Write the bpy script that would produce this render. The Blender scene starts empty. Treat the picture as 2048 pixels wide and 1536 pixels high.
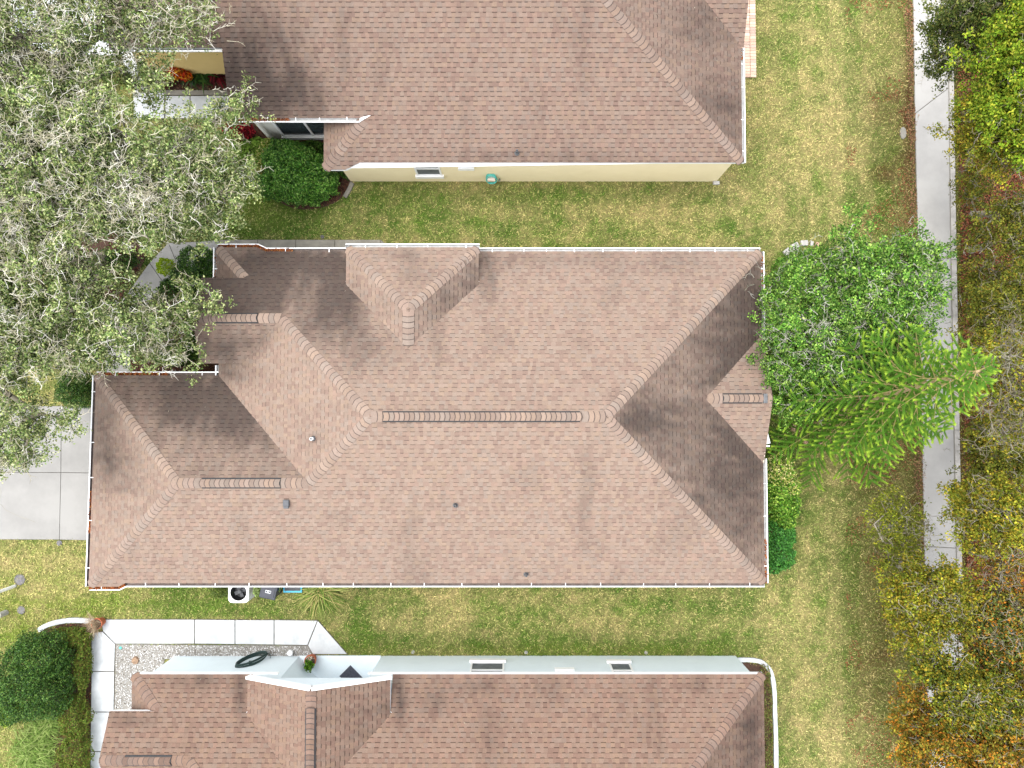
import bpy, bmesh, math, random
import numpy as np
from mathutils import Vector, Matrix

random.seed(7)
RNG = np.random.default_rng(7)
SC = bpy.context.scene
COL = SC.collection

# ------------------------------------------------------------------ camera
FPX = 1420.0                      # focal length in photograph pixels (2048 wide)
CAMZ = 26.2                       # drone height in metres
TILT = math.radians(2.05)         # the camera leans a little towards north
cam = bpy.data.cameras.new('camera')
cam.sensor_width = 36.0
cam.lens = 36.0 * FPX / 2048.0
cam.clip_start = 0.1
cam.clip_end = 3000.0
cam_ob = bpy.data.objects.new('camera', cam)
cam_ob.location = (0, 0, CAMZ)
cam_ob.rotation_euler = (TILT, 0, 0)
COL.objects.link(cam_ob)
SC.camera = cam_ob

# ------------------------------------------------------------------ light
SUN_EL, SUN_AZ = math.radians(72), math.radians(280)   # azimuth clockwise from +Y
world = bpy.data.worlds.new('World')
SC.world = world
world.use_nodes = True
wn, wl = world.node_tree.nodes, world.node_tree.links
bg = wn['Background']
sky = wn.new('ShaderNodeTexSky')
sky.sky_type = 'NISHITA'
sky.sun_disc = False
sky.sun_elevation = SUN_EL
sky.sun_rotation = SUN_AZ
sky.air_density = 1.0
sky.dust_density = 1.0
sky.ozone_density = 1.0
hsv = wn.new('ShaderNodeHueSaturation')      # thin overcast: the blue is washed out evenly
hsv.inputs['Saturation'].default_value = 0.22
wl.new(sky.outputs[0], hsv.inputs['Color'])
wl.new(hsv.outputs[0], bg.inputs['Color'])
bg.inputs['Strength'].default_value = 0.15
sun = bpy.data.lights.new('sun', 'SUN')
sun.energy = 0.9
sun.angle = math.radians(60)
sun.color = (1.0, 0.95, 0.88)
sun_ob = bpy.data.objects.new('sun', sun)
sd = Vector((math.sin(SUN_AZ) * math.cos(SUN_EL), math.cos(SUN_AZ) * math.cos(SUN_EL), math.sin(SUN_EL)))
sun_ob.rotation_euler = (-sd).to_track_quat('-Z', 'Y').to_euler()
COL.objects.link(sun_ob)
SC.view_settings.view_transform = 'Standard'
SC.view_settings.look = 'None'
SC.view_settings.gamma = 1.0
SC.view_settings.use_curve_mapping = False
SC.view_settings.exposure = 2.15

# ------------------------------------------------------------------ survey helpers
_c, _s = math.cos(TILT), math.sin(TILT)
def _ray(u, v):
    dx, dy = (u - 1024) / FPX, (768 - v) / FPX
    return dx, dy * _c + _s, dy * _s - _c
def W(u, v, z=0.0):
    """place in metres of a surveyed photo point at height z"""
    a, b, d = _ray(u, v)
    k = (z - CAMZ) / d
    return (a * k, b * k)
def WY(u, v, y):
    """x and z of a photo point that lies on the wall plane y"""
    a, b, d = _ray(u, v)
    k = y / b
    return (a * k, CAMZ + d * k)
def pix(x, y, z):
    dz = z - CAMZ
    Y = y * _c + dz * _s
    Z = -(-y * _s + dz * _c)
    return 1024 + FPX * x / Z, 768 - FPX * Y / Z
def scale_at(z):
    return FPX / (CAMZ - z)

def lin(r, g, b, k=1.0):
    o = []
    for c in (r, g, b):
        c /= 255.0
        c = c / 12.92 if c <= 0.04045 else ((c + 0.055) / 1.055) ** 2.4
        o.append(c * k)
    return tuple(o)

def vnoise(x, y, seed=0):
    x = np.asarray(x, float); y = np.asarray(y, float)
    xi = np.floor(x).astype(np.int64); yi = np.floor(y).astype(np.int64)
    fx = x - xi; fy = y - yi
    fx = fx * fx * (3 - 2 * fx); fy = fy * fy * (3 - 2 * fy)
    def h(a, b):
        n = (a * 374761393 + b * 668265263 + seed * 974711) & 0x7fffffff
        n = ((n ^ (n >> 13)) * 1274126177) & 0x7fffffff
        return ((n ^ (n >> 16)) & 0xffff) / 65535.0
    return (h(xi, yi) * (1 - fx) + h(xi + 1, yi) * fx) * (1 - fy) + (h(xi, yi + 1) * (1 - fx) + h(xi + 1, yi + 1) * fx) * fy
def fbm(x, y, seed=0, oct=4):
    t = 0; a = 0.5; s = 0
    x = np.asarray(x, float); y = np.asarray(y, float)
    for i in range(oct):
        t = t + a * vnoise(x, y, seed + i * 17); s += a
        x = x * 2.03 + 5.1; y = y * 2.03 + 1.7; a *= 0.5
    return t / s

def in_poly(px, py, poly):
    px = np.asarray(px, float); py = np.asarray(py, float)
    r = np.zeros(px.shape, bool)
    n = len(poly); j = n - 1
    for i in range(n):
        xi, yi = poly[i][0], poly[i][1]; xj, yj = poly[j][0], poly[j][1]
        if yi != yj:
            c = ((yi > py) != (yj > py)) & (px < (xj - xi) * (py - yi) / (yj - yi) + xi)
            r ^= c
        j = i
    return r

# ------------------------------------------------------------------ materials
MATS = {}
def _mat(name):
    m = bpy.data.materials.new(name); m.use_nodes = True
    MATS[name] = m
    return m, m.node_tree.nodes, m.node_tree.links, m.node_tree.nodes['Principled BSDF']

def mat_plain(name, col, rough=0.6, var=0.12, scale=6.0, bump=0.0, bscale=60.0, metal=0.0, col2=None, spec=0.3, detail=6.0):
    """colour broken up by two scales of procedural noise, with fine relief"""
    m, n, l, b = _mat(name)
    tc = n.new('ShaderNodeTexCoord')
    nz = n.new('ShaderNodeTexNoise'); nz.inputs['Scale'].default_value = scale; nz.inputs['Detail'].default_value = detail
    nz.inputs['Roughness'].default_value = 0.65
    l.new(tc.outputs['Object'], nz.inputs['Vector'])
    rp = n.new('ShaderNodeValToRGB')
    e = rp.color_ramp.elements
    c2 = col2 if col2 else tuple(c * (1 - 2.2 * var) for c in col)
    e[0].position = 0.3; e[0].color = (*c2, 1)
    e[1].position = 0.62; e[1].color = (*col, 1)
    l.new(nz.outputs['Fac'], rp.inputs['Fac'])
    l.new(rp.outputs['Color'], b.inputs['Base Color'])
    b.inputs['Roughness'].default_value = rough
    b.inputs['Metallic'].default_value = metal
    b.inputs['Specular IOR Level'].default_value = spec
    if bump > 0:
        n2 = n.new('ShaderNodeTexNoise'); n2.inputs['Scale'].default_value = bscale; n2.inputs['Detail'].default_value = 4
        l.new(tc.outputs['Object'], n2.inputs['Vector'])
        bp = n.new('ShaderNodeBump'); bp.inputs['Strength'].default_value = bump; bp.inputs['Distance'].default_value = 0.02
        l.new(n2.outputs['Fac'], bp.inputs['Height'])
        l.new(bp.outputs['Normal'], b.inputs['Normal'])
    return m

def mat_attr(name, rough=0.8, var=0.25, scale=70.0, transl=0.0, spec=0.25, use_obj=False, bump=0.0):
    """colour per piece from a colour attribute (or the object colour), with fine grain on top"""
    m, n, l, b = _mat(name)
    if use_obj:
        at = n.new('ShaderNodeObjectInfo'); src = at.outputs['Color']
    else:
        at = n.new('ShaderNodeVertexColor'); at.layer_name = 'Col'; src = at.outputs['Color']
    tc = n.new('ShaderNodeTexCoord')
    geo = n.new('ShaderNodeNewGeometry')
    nz = n.new('ShaderNodeTexNoise'); nz.inputs['Scale'].default_value = scale; nz.inputs['Detail'].default_value = 3
    l.new(geo.outputs['Position'], nz.inputs['Vector'])
    mr = n.new('ShaderNodeMapRange')
    mr.inputs['From Min'].default_value = 0.25; mr.inputs['From Max'].default_value = 0.75
    mr.inputs['To Min'].default_value = 1 - var; mr.inputs['To Max'].default_value = 1 + var
    l.new(nz.outputs['Fac'], mr.inputs['Value'])
    mx = n.new('ShaderNodeMix'); mx.data_type = 'RGBA'; mx.blend_type = 'MULTIPLY'
    mx.inputs['Factor'].default_value = 1.0
    l.new(src, mx.inputs['A']); l.new(mr.outputs['Result'], mx.inputs['B'])
    l.new(mx.outputs['Result'], b.inputs['Base Color'])
    b.inputs['Roughness'].default_value = rough
    b.inputs['Specular IOR Level'].default_value = spec
    if bump > 0:
        bp = n.new('ShaderNodeBump'); bp.inputs['Strength'].default_value = bump; bp.inputs['Distance'].default_value = 0.01
        l.new(nz.outputs['Fac'], bp.inputs['Height']); l.new(bp.outputs['Normal'], b.inputs['Normal'])
    if transl > 0:
        tr = n.new('ShaderNodeBsdfTranslucent'); l.new(mx.outputs['Result'], tr.inputs['Color'])
        ms = n.new('ShaderNodeMixShader'); ms.inputs['Fac'].default_value = transl
        out = n['Material Output']
        l.new(b.outputs[0], ms.inputs[1]); l.new(tr.outputs[0], ms.inputs[2]); l.new(ms.outputs[0], out.inputs['Surface'])
    return m

M_SHINGLE = mat_attr('asphalt_shingle', rough=0.92, var=0.16, scale=45, bump=0.3, spec=0.15)
M_CAP = mat_attr('asphalt_ridge_cap', rough=0.92, var=0.14, scale=45, use_obj=True, bump=0.3, spec=0.15)
M_CAPSHADE = mat_plain('cap_edge_shadow', (0.085, 0.062, 0.052), 0.95, 0.2, 20)  # cap butt edge, with the shadow line under it painted in dark
M_DECK = mat_plain('roof_felt', (0.09, 0.07, 0.06), 0.95, 0.2, 8)
M_WHITE = mat_plain('white_painted_metal', (0.82, 0.82, 0.81), 0.45, 0.05, 3.0)
M_TROUGH = mat_plain('dirty_gutter_trough', (0.16, 0.125, 0.11), 0.8, 0.25, 6)
M_TROUGHW = mat_plain('clean_gutter_trough', (0.42, 0.42, 0.41), 0.6, 0.15, 6)
M_SOFFIT = mat_plain('white_soffit', (0.74, 0.74, 0.72), 0.6, 0.05, 3.0)
M_YELLOW = mat_plain('yellow_stucco', (0.86, 0.75, 0.50), 0.9, 0.05, 1.3, 0.25, 90, col2=(0.82, 0.71, 0.46))
M_DEEPYEL = mat_plain('deep_yellow_stucco', (0.62, 0.46, 0.19), 0.9, 0.05, 1.3, 0.25, 90, col2=(0.57, 0.42, 0.17))
M_GREYWALL = mat_plain('pale_grey_stucco', (0.68, 0.755, 0.785), 0.9, 0.05, 1.2, 0.25, 90, col2=(0.64, 0.715, 0.745))
M_CREAM = mat_plain('cream_stucco', (0.70, 0.68, 0.62), 0.9, 0.05, 1.2, 0.25, 90)
M_BEIGE = mat_plain('beige_stucco', (0.55, 0.46, 0.36), 0.9, 0.06, 1.2, 0.25, 90)
M_BRICKRED = mat_plain('red_brick', (0.36, 0.16, 0.11), 0.9, 0.2, 9)
M_GLASS = mat_plain('window_glass', (0.05, 0.065, 0.07), 0.12, 0.2, 1.5, spec=0.6)
M_SCREEN = mat_plain('insect_screen', (0.13, 0.145, 0.15), 0.7, 0.2, 4)
M_DARK = mat_plain('black_plastic', (0.022, 0.023, 0.025), 0.55, 0.2, 5)
M_NAVY = mat_plain('dark_navy_plastic', (0.03, 0.035, 0.05), 0.4, 0.2, 5)
M_LEAD = mat_plain('lead_flashing', (0.12, 0.125, 0.13), 0.5, 0.2, 8)
M_WALKWHITE = mat_plain('white_painted_concrete', (0.50, 0.515, 0.52), 0.8, 0.05, 1.6, 0.15, 60, col2=(0.36, 0.375, 0.38))
M_CONC = mat_plain('concrete', (0.335, 0.322, 0.30), 0.9, 0.08, 0.9, 0.25, 70, detail=10)
M_CONCDRIVE = mat_plain('driveway_concrete', (0.235, 0.228, 0.214), 0.9, 0.10, 0.7, 0.2, 70, detail=10)
M_CONCOLD = mat_plain('weathered_concrete', (0.24, 0.225, 0.19), 0.95, 0.16, 2.2, 0.3, 60, detail=10)
M_KERB = mat_plain('kerb_concrete', (0.38, 0.355, 0.32), 0.95, 0.2, 3.0, 0.4, 40, detail=10)
M_JOINT = mat_plain('joint_filler', (0.16, 0.14, 0.11), 0.95, 0.3, 8)
M_MULCH = mat_plain('brown_mulch', (0.085, 0.045, 0.03), 0.95, 0.3, 14, 0.6, 40)
M_PAVER = mat_attr('clay_paver', rough=0.9, var=0.15, scale=30, use_obj=True, bump=0.3)
M_BARKPALE = mat_attr('lichen_bark', rough=0.95, var=0.3, scale=18)
M_LEAF = mat_attr('leaf', rough=0.65, var=0.2, scale=12, transl=0.18, spec=0.12)
M_LEAFGLOSS = mat_attr('glossy_leaf', rough=0.45, var=0.2, scale=12, transl=0.12, spec=0.22)
M_GRASS = mat_attr('grass_blade', rough=0.8, var=0.15, scale=30, transl=0.2, spec=0.2)
M_GROUND = mat_attr('lawn_soil', rough=1.0, var=0.35, scale=28, spec=0.1, bump=0.5)
M_LITTER = mat_attr('dry_leaf_litter', rough=0.9, var=0.2, scale=25, transl=0.1, spec=0.15)
M_TERRA = mat_plain('terracotta', (0.42, 0.12, 0.055), 0.85, 0.2, 9, 0.2, 50)
M_TEAL = mat_plain('teal_hose_rubber', (0.10, 0.50, 0.43), 0.45, 0.15, 14)
M_DKGREEN = mat_plain('dark_green_hose_rubber', (0.025, 0.05, 0.045), 0.4, 0.2, 14)
M_SLATE = mat_plain('grey_ribbed_rubber', (0.075, 0.08, 0.10), 0.8, 0.2, 12)
M_BLUE = mat_plain('bright_blue_plastic', (0.05, 0.38, 0.55), 0.4, 0.1, 6)
M_GREYPL = mat_plain('grey_plastic', (0.075, 0.078, 0.085), 0.6, 0.15, 6)
M_STONE = mat_plain('white_stone', (0.40, 0.385, 0.36), 0.9, 0.12, 9, 0.4, 30)
M_TANBRICK = mat_plain('tan_edging_brick', (0.45, 0.30, 0.20), 0.9, 0.15, 9, 0.3, 40)
M_PEBBLE = mat_attr('white_gravel', rough=0.85, var=0.12, scale=40)
M_RUST = mat_plain('worn_grey_metal', (0.16, 0.15, 0.155), 0.8, 0.25, 9, 0.4, 30)

# ------------------------------------------------------------------ object helpers
def link(o, parent=None):
    COL.objects.link(o)
    if parent is not None:
        o.parent = parent
    return o
def tag(o, label=None, cat=None, group=None, kind=None):
    if label: o['label'] = label
    if cat: o['category'] = cat
    if group: o['group'] = group
    if kind: o['kind'] = kind
    return o
def empty(name, loc=(0, 0, 0)):
    o = bpy.data.objects.new(name, None)
    o.empty_display_size = 0.3
    o.location = loc
    COL.objects.link(o)
    return o
def adopt(o, parent):
    """parent without moving (all meshes are written in world metres unless given a matrix)"""
    o.parent = parent
    o.matrix_parent_inverse = Matrix.Translation(parent_loc(parent)).inverted()
    return o
def parent_loc(p):
    v = Vector(p.location)
    q = p.parent
    # matrices of parents are pure translations here
    if q is not None:
        v = v + Vector((0, 0, 0))
    return v
def mesh_obj(name, verts, faces, mat, parent=None, smooth=False, cols=None):
    me = bpy.data.meshes.new(name)
    me.from_pydata([tuple(v) for v in verts], [], [tuple(f) for f in faces])
    me.materials.append(mat)
    if cols is not None:
        a = me.color_attributes.new('Col', 'FLOAT_COLOR', 'POINT')
        arr = np.ones((len(verts), 4), np.float32); arr[:, :3] = np.asarray(cols, np.float32)
        a.data.foreach_set('color', arr.ravel())
    if smooth:
        me.polygons.foreach_set('use_smooth', [True] * len(me.polygons))
    me.update()
    o = bpy.data.objects.new(name, me)
    COL.objects.link(o)
    if parent is not None:
        adopt(o, parent)
    return o
def np_mesh(name, V, Fq, mat, parent=None, cols=None, smooth=False):
    """fast mesh: V (n,3), Fq (m,k) with equal face sizes"""
    V = np.asarray(V, np.float32); Fq = np.asarray(Fq, np.int32)
    me = bpy.data.meshes.new(name)
    k = Fq.shape[1]
    me.vertices.add(len(V)); me.vertices.foreach_set('co', V.ravel())
    me.loops.add(Fq.size); me.loops.foreach_set('vertex_index', Fq.ravel())
    me.polygons.add(len(Fq))
    me.polygons.foreach_set('loop_start', np.arange(0, Fq.size, k, dtype=np.int32))
    if smooth:
        me.polygons.foreach_set('use_smooth', np.ones(len(Fq), bool))
    me.materials.append(mat)
    if cols is not None:
        a = me.color_attributes.new('Col', 'FLOAT_COLOR', 'POINT')
        arr = np.ones((len(V), 4), np.float32); arr[:, :3] = cols
        a.data.foreach_set('color', arr.ravel())
    me.update(calc_edges=True)
    o = bpy.data.objects.new(name, me)
    COL.objects.link(o)
    if parent is not None:
        adopt(o, parent)
    return o

class MB:
    """collects boxes, prisms, lathes and tubes into one mesh"""
    def __init__(self): self.v = []; self.f = []
    def add(self, vs, fs):
        n = len(self.v); self.v += [tuple(p) for p in vs]; self.f += [tuple(i + n for i in q) for q in fs]; return self
    def box(self, x0, x1, y0, y1, z0, z1, rz=0.0, about=None):
        vs = [(x, y, z) for z in (z0, z1) for x, y in ((x0, y0), (x1, y0), (x1, y1), (x0, y1))]
        if rz:
            cx, cy = about if about else ((x0 + x1) / 2, (y0 + y1) / 2)
            c, s = math.cos(rz), math.sin(rz)
            vs = [(cx + (x - cx) * c - (y - cy) * s, cy + (x - cx) * s + (y - cy) * c, z) for x, y, z in vs]
        return self.add(vs, [(3, 2, 1, 0), (4, 5, 6, 7), (0, 1, 5, 4), (1, 2, 6, 5), (2, 3, 7, 6), (3, 0, 4, 7)])
    def prism(self, poly, z0, z1):
        n = len(poly)
        a = sum(poly[i][0] * poly[(i + 1) % n][1] - poly[(i + 1) % n][0] * poly[i][1] for i in range(n))
        if a < 0: poly = poly[::-1]
        vs = [(p[0], p[1], z0) for p in poly] + [(p[0], p[1], z1) for p in poly]
        fs = [tuple(range(n - 1, -1, -1)), tuple(range(n, 2 * n))]
        fs += [(i, (i + 1) % n, n + (i + 1) % n, n + i) for i in range(n)]
        return self.add(vs, fs)
    def bar(self, p, q, w, h, up=(0, 0, 1)):
        p, q = Vector(p), Vector(q); d = (q - p).normalized(); u = Vector(up)
        s = d.cross(u).normalized(); u = s.cross(d).normalized()
        vs = []
        for c in (p, q):
            for a, b in ((-1, -1), (1, -1), (1, 1), (-1, 1)):
                vs.append(c + s * (a * w / 2) + u * (b * h / 2))
        return self.add(vs, [(0, 1, 2, 3), (7, 6, 5, 4), (0, 4, 5, 1), (1, 5, 6, 2), (2, 6, 7, 3), (3, 7, 4, 0)])
    def lathe(self, c, prof, n=20, squash=1.0):
        vs = []; fs = []
        for r, z in prof:
            for i in range(n):
                a = 2 * math.pi * i / n
                vs.append((c[0] + r * math.cos(a), c[1] + r * squash * math.sin(a), c[2] + z))
        for j in range(len(prof) - 1):
            for i in range(n):
                k = (i + 1) % n
                fs.append((j * n + i, j * n + k, (j + 1) * n + k, (j + 1) * n + i))
        return self.add(vs, fs)
    def tube(self, pts, r, n=6, closed=False):
        pts = [Vector(p) for p in pts]; m = len(pts); vs = []; fs = []
        for j, p in enumerate(pts):
            if closed: d = pts[(j + 1) % m] - pts[j - 1]
            else: d = pts[min(j + 1, m - 1)] - pts[max(j - 1, 0)]
            d.normalize()
            s = d.cross(Vector((0.13, 0.21, 1))).normalized(); u = s.cross(d)
            rr = r[j] if isinstance(r, (list, tuple)) else r
            for i in range(n):
                a = 2 * math.pi * i / n
                vs.append(p + s * (rr * math.cos(a)) + u * (rr * math.sin(a)))
        for j in range(m if closed else m - 1):
            b = (j + 1) % m
            for i in range(n):
                k = (i + 1) % n
                fs.append((j * n + i, j * n + k, b * n + k, b * n + i))
        if not closed:
            fs.append(tuple(range(n - 1, -1, -1))); fs.append(tuple((m - 1) * n + i for i in range(n)))
        return self.add(vs, fs)
    def build(self, name, mat, parent=None, smooth=False, bevel=0.0):
        o = mesh_obj(name, self.v, self.f, mat, parent, smooth)
        if bevel > 0:
            bm = bmesh.new(); bm.from_mesh(o.data)
            bmesh.ops.bevel(bm, geom=[e for e in bm.edges if len(e.link_faces) == 2 and e.calc_face_angle() > 0.6], offset=bevel, segments=2, affect='EDGES', profile=0.6)
            bm.to_mesh(o.data); bm.free()
        return o

def inset(poly, d):
    """move every edge of a polygon inward by d"""
    n = len(poly)
    a = sum(poly[i][0] * poly[(i + 1) % n][1] - poly[(i + 1) % n][0] * poly[i][1] for i in range(n))
    if a < 0: poly = poly[::-1]
    out = []
    for i in range(n):
        p0, p1, p2 = Vector(poly[i - 1][:2]), Vector(poly[i][:2]), Vector(poly[(i + 1) % n][:2])
        e1 = (p1 - p0).normalized(); e2 = (p2 - p1).normalized()
        n1 = Vector((-e1.y, e1.x)); n2 = Vector((-e2.y, e2.x))
        b = (n1 + n2)
        k = max(0.35, b.length_squared / 2)
        q = p1 + b * (d / k)
        out.append((q.x, q.y))
    return out

# ------------------------------------------------------------------ ground and lawn
def PW(pts, z=0.0):
    return [W(u, v, z) for u, v in pts]

def gauss(u, v, cu, cv, ru, rv=None):
    rv = rv or ru
    return np.exp(-(((u - cu) / ru) ** 2 + ((v - cv) / rv) ** 2))

C_GREEN = np.array(lin(108, 136, 54)); C_DEEP = np.array(lin(78, 112, 40)); C_STRAW = np.array(lin(200, 182, 124))
C_YGREEN = np.array(lin(146, 158, 66)); C_OLIVE = np.array(lin(116, 108, 54)); C_BROWN = np.array(lin(126, 88, 58))
LAWN_K = 0.90
def lawn_col(x, y):
    x = np.asarray(x); y = np.asarray(y)
    u, v = pix(x, y, np.zeros_like(x))
    dry = 0.35 + 0.80 * (fbm(x * 0.42, y * 0.42, 3) - 0.5) + 0.85 * (fbm(x * 2.3, y * 2.3, 9, 3) - 0.5) + 0.55 * (vnoise(x * 9.5, y * 9.5, 19) - 0.5)
    dry += 0.24 * gauss(u, v, 1630, 210, 150, 190) + 0.25 * gauss(u, v, 1000, 395, 70, 40) + 0.12 * gauss(u, v, 1300, 420, 240, 60)
    dry += 0.22 * gauss(u, v, 900, 1210, 200, 50) + 0.16 * gauss(u, v, 60, 1140, 140, 60) + 0.18 * gauss(u, v, 1640, 1430, 90, 180)
    dry += 0.10 * gauss(u, v, 1640, 1150, 130, 160)
    dry += 0.10 * np.sign(np.sin((x - 0.02 * y) * 5.4)) * np.clip((x - 8.6) / 2, 0, 1) * (0.4 + fbm(x * .3, y * .3, 61))   # mower passes
    dry += 0.07 * np.sign(np.sin(y * 5.4)) * (x < 8.6)
    dry -= 0.50 * gauss(u, v, 470, 420, 130, 70) + 0.30 * gauss(u, v, 800, 430, 200, 30) + 0.25 * gauss(u, v, 1150, 385, 200, 14)
    dry -= 0.35 * gauss(u, v, 1150, 1300, 420, 16) + 0.30 * gauss(u, v, 720, 1245, 60, 60) + 0.25 * gauss(u, v, 250, 1205, 190, 30)
    dry -= 0.25 * gauss(u, v, 1560, 800, 60, 200) + 0.2 * gauss(u, v, 1750, 400, 60, 80)
    dry = np.clip(dry, 0, 1)[..., None]
    deep = np.clip(fbm(x * 1.1, y * 1.1, 31) * 1.8 - 0.6, 0, 1)[..., None]
    col = C_GREEN * (1 - deep) + C_DEEP * deep
    yg = np.clip(gauss(u, v, 60, 1220, 260, 120) + 0.7 * gauss(u, v, 1100, 1302, 500, 14) + 0.6 * gauss(u, v, 60, 1480, 150, 100) + 0.5 * gauss(u, v, 90, 790, 90, 40) + 0.6 * gauss(u, v, 470, 400, 120, 60), 0, 1)[..., None]
    col = col * (1 - 0.75 * yg) + C_YGREEN * 0.75 * yg
    col = col * (1 - dry) + C_STRAW * dry
    ol = np.clip((u - 1690) / 190, 0, 1) * (0.45 + 0.75 * fbm(x * 0.9, y * 0.9, 51)) + 0.55 * gauss(u, v, 1760, 1200, 80, 380)
    ol = np.clip(ol, 0, 0.9)[..., None]
    col = col * (1 - ol) + C_OLIVE * ol
    br = np.clip(fbm(x * 0.8, y * 0.8, 77) * 3.2 - 1.75, 0, 1) * np.clip((u - 1690) / 90, 0, 1) + 0.75 * gauss(u, v, 1818, 260, 11, 240) + 0.7 * gauss(u, v, 1780, 1230, 22, 22) + 0.6 * gauss(u, v, 1770, 1310, 20, 20)
    br = br + np.where(u > 1908 + 0.02 * v, 1.0, 0.0)
    br = np.clip(br, 0, 1)[..., None]
    col = col * (1 - br) + C_BROWN * 0.8 * br
    return col * LAWN_K

def build_ground():
    nx, ny = 300, 250
    xs = np.linspace(-24, 24, nx); ys = np.linspace(-18, 19, ny)
    X, Y = np.meshgrid(xs, ys)
    V = np.stack([X.ravel(), Y.ravel(), 0.02 * (fbm(X * 0.7, Y * 0.7, 5).ravel() - 0.5) - 0.012], 1)
    i = np.arange(nx * ny).reshape(ny, nx)
    Fq = np.stack([i[:-1, :-1].ravel(), i[:-1, 1:].ravel(), i[1:, 1:].ravel(), i[1:, :-1].ravel()], 1)
    cols = lawn_col(V[:, 0], V[:, 1]) * 0.46
    g = np_mesh('ground', V, Fq, M_GROUND, cols=cols)
    tag(g, 'lawn soil of the yards between the houses', 'ground', kind='structure')
    f = mesh_obj('terrain', [(-1500, -1500, -0.06), (1500, -1500, -0.06), (1500, 1500, -0.06), (-1500, 1500, -0.06)], [(0, 1, 2, 3)],
                 mat_plain('far_grass', (0.10, 0.115, 0.045), 1.0, 0.25, 0.2))
    tag(f, 'grassy land beyond the yards', 'ground', kind='structure')
build_ground()

NOGRASS = []          # polygons in metres where no grass grows

def slabs(name, label, cat, polys, mat, z=0.05, base=None, gap=0.009, rot=None):
    """a paved piece of the setting: dark joint bed with one child per slab"""
    allp = [PW(p) for p in polys]
    mb = MB()
    for p in allp:
        mb.prism(inset(p, -0.004), -0.05, z - 0.022)
        NOGRASS.append(p)
    root = mb.build(name, base or M_JOINT)
    tag(root, label, cat, kind='structure')
    for p in allp:
        q = inset(p, gap if mat is not M_WALKWHITE else 0.017)
        m2 = MB(); m2.prism(q, -0.03, z + random.uniform(-0.002, 0.002))
        m2.build('slab', mat, root, bevel=0.006)
    return root

# public sidewalk on the right, with its diagonal joint and the raised kerb along the woods
slabs('sidewalk', 'long grey concrete sidewalk between the lawn and the woods', 'sidewalk', [
    [(1824, -60), (1892, -60), (1897, 176), (1829, 228)],
    [(1829, 228), (1897, 176), (1903, 632), (1838, 642)],
    [(1838, 642), (1903, 632), (1912, 1096), (1847, 1092)],
    [(1847, 1092), (1912, 1096), (1916, 1330), (1852, 1330)],
    [(1852, 1330), (1916, 1330), (1922, 1600), (1858, 1600)]], M_CONC, 0.045, base=M_CONCOLD, gap=0.013)
kerb = slabs('sidewalk_kerb', 'worn pale concrete kerb strip along the wooded side of the sidewalk', 'kerb', [
    [(1891, -60), (1904, -60), (1906, 200), (1896, 200)],
    [(1896, 200), (1906, 200), (1911, 520), (1900, 520)],
    [(1900, 520), (1911, 520), (1917, 860), (1906, 860)],
    [(1906, 860), (1917, 860), (1923, 1180), (1912, 1180)],
    [(1912, 1180), (1923, 1180), (1931, 1600), (1920, 1600)]], M_KERB, 0.085, base=M_CONCOLD)

slabs('driveway', 'pale concrete driveway left of the middle house with crossing joints', 'driveway', [
    [(-160, 812), (124, 812), (123, 945), (-160, 944)],
    [(124, 812), (215, 814), (215, 946), (123, 945)],
    [(-160, 944), (123, 945), (120, 1079), (-160, 1078)],
    [(123, 945), (215, 946), (215, 1081), (120, 1079)]], M_CONCDRIVE, 0.04)
slabs('white_driveway', 'white painted driveway under the oaks at the upper left corner', 'driveway', [
    [(-200, -120), (60, -120), (60, 112), (-200, 112)],
    [(60, -120), (235, -120), (235, 112), (60, 112)],
    [(236, 98), (262, 98), (300, 180), (270, 180)],
    [(268, 181), (330, 181), (330, 238), (268, 238)]], M_WALKWHITE, 0.04)
slabs('white_front_walk', 'white painted walk in front of the flower bed of the upper house', 'walkway', [
    [(331, 192), (381, 192), (381, 238), (331, 238)],
    [(381, 192), (520, 192), (520, 238), (381, 238)]], M_WALKWHITE, 0.04)
slabs('grey_walk_border', 'narrow grey concrete border between flower bed and white walk', 'walkway', [
    [(312, 181), (381, 181), (381, 191), (331, 191)],
    [(381, 181), (520, 181), (520, 191), (381, 191)]], M_CONCOLD, 0.05)
slabs('side_walkway', 'weathered concrete walkway along the upper eave of the middle house', 'walkway', [
    [(440, 480), (516, 480), (516, 520), (440, 520)],
    [(516, 480), (592, 480), (592, 520), (516, 520)],
    [(592, 480), (670, 480), (670, 520), (592, 520)],
    [(670, 480), (762, 480), (757, 520), (670, 520)],
    [(762, 480), (784, 500), (784, 520), (757, 520)]], M_CONCOLD, 0.05)
slabs('entry_walkway', 'bent concrete walkway leading to the entry below the oak', 'walkway', [
    [(396, 484), (439, 480), (439, 530), (402, 540)],
    [(338, 486), (396, 484), (402, 540), (356, 530)],
    [(300, 526), (338, 486), (356, 530), (352, 560), (328, 566)],
    [(258, 584), (300, 526), (328, 566), (290, 618)],
    [(224, 632), (258, 584), (290, 618), (266, 660)],
    [(212, 690), (224, 632), (266, 660), (262, 700)],
    [(210, 772), (212, 690), (262, 700), (262, 772)]], M_CONC, 0.045)
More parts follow.
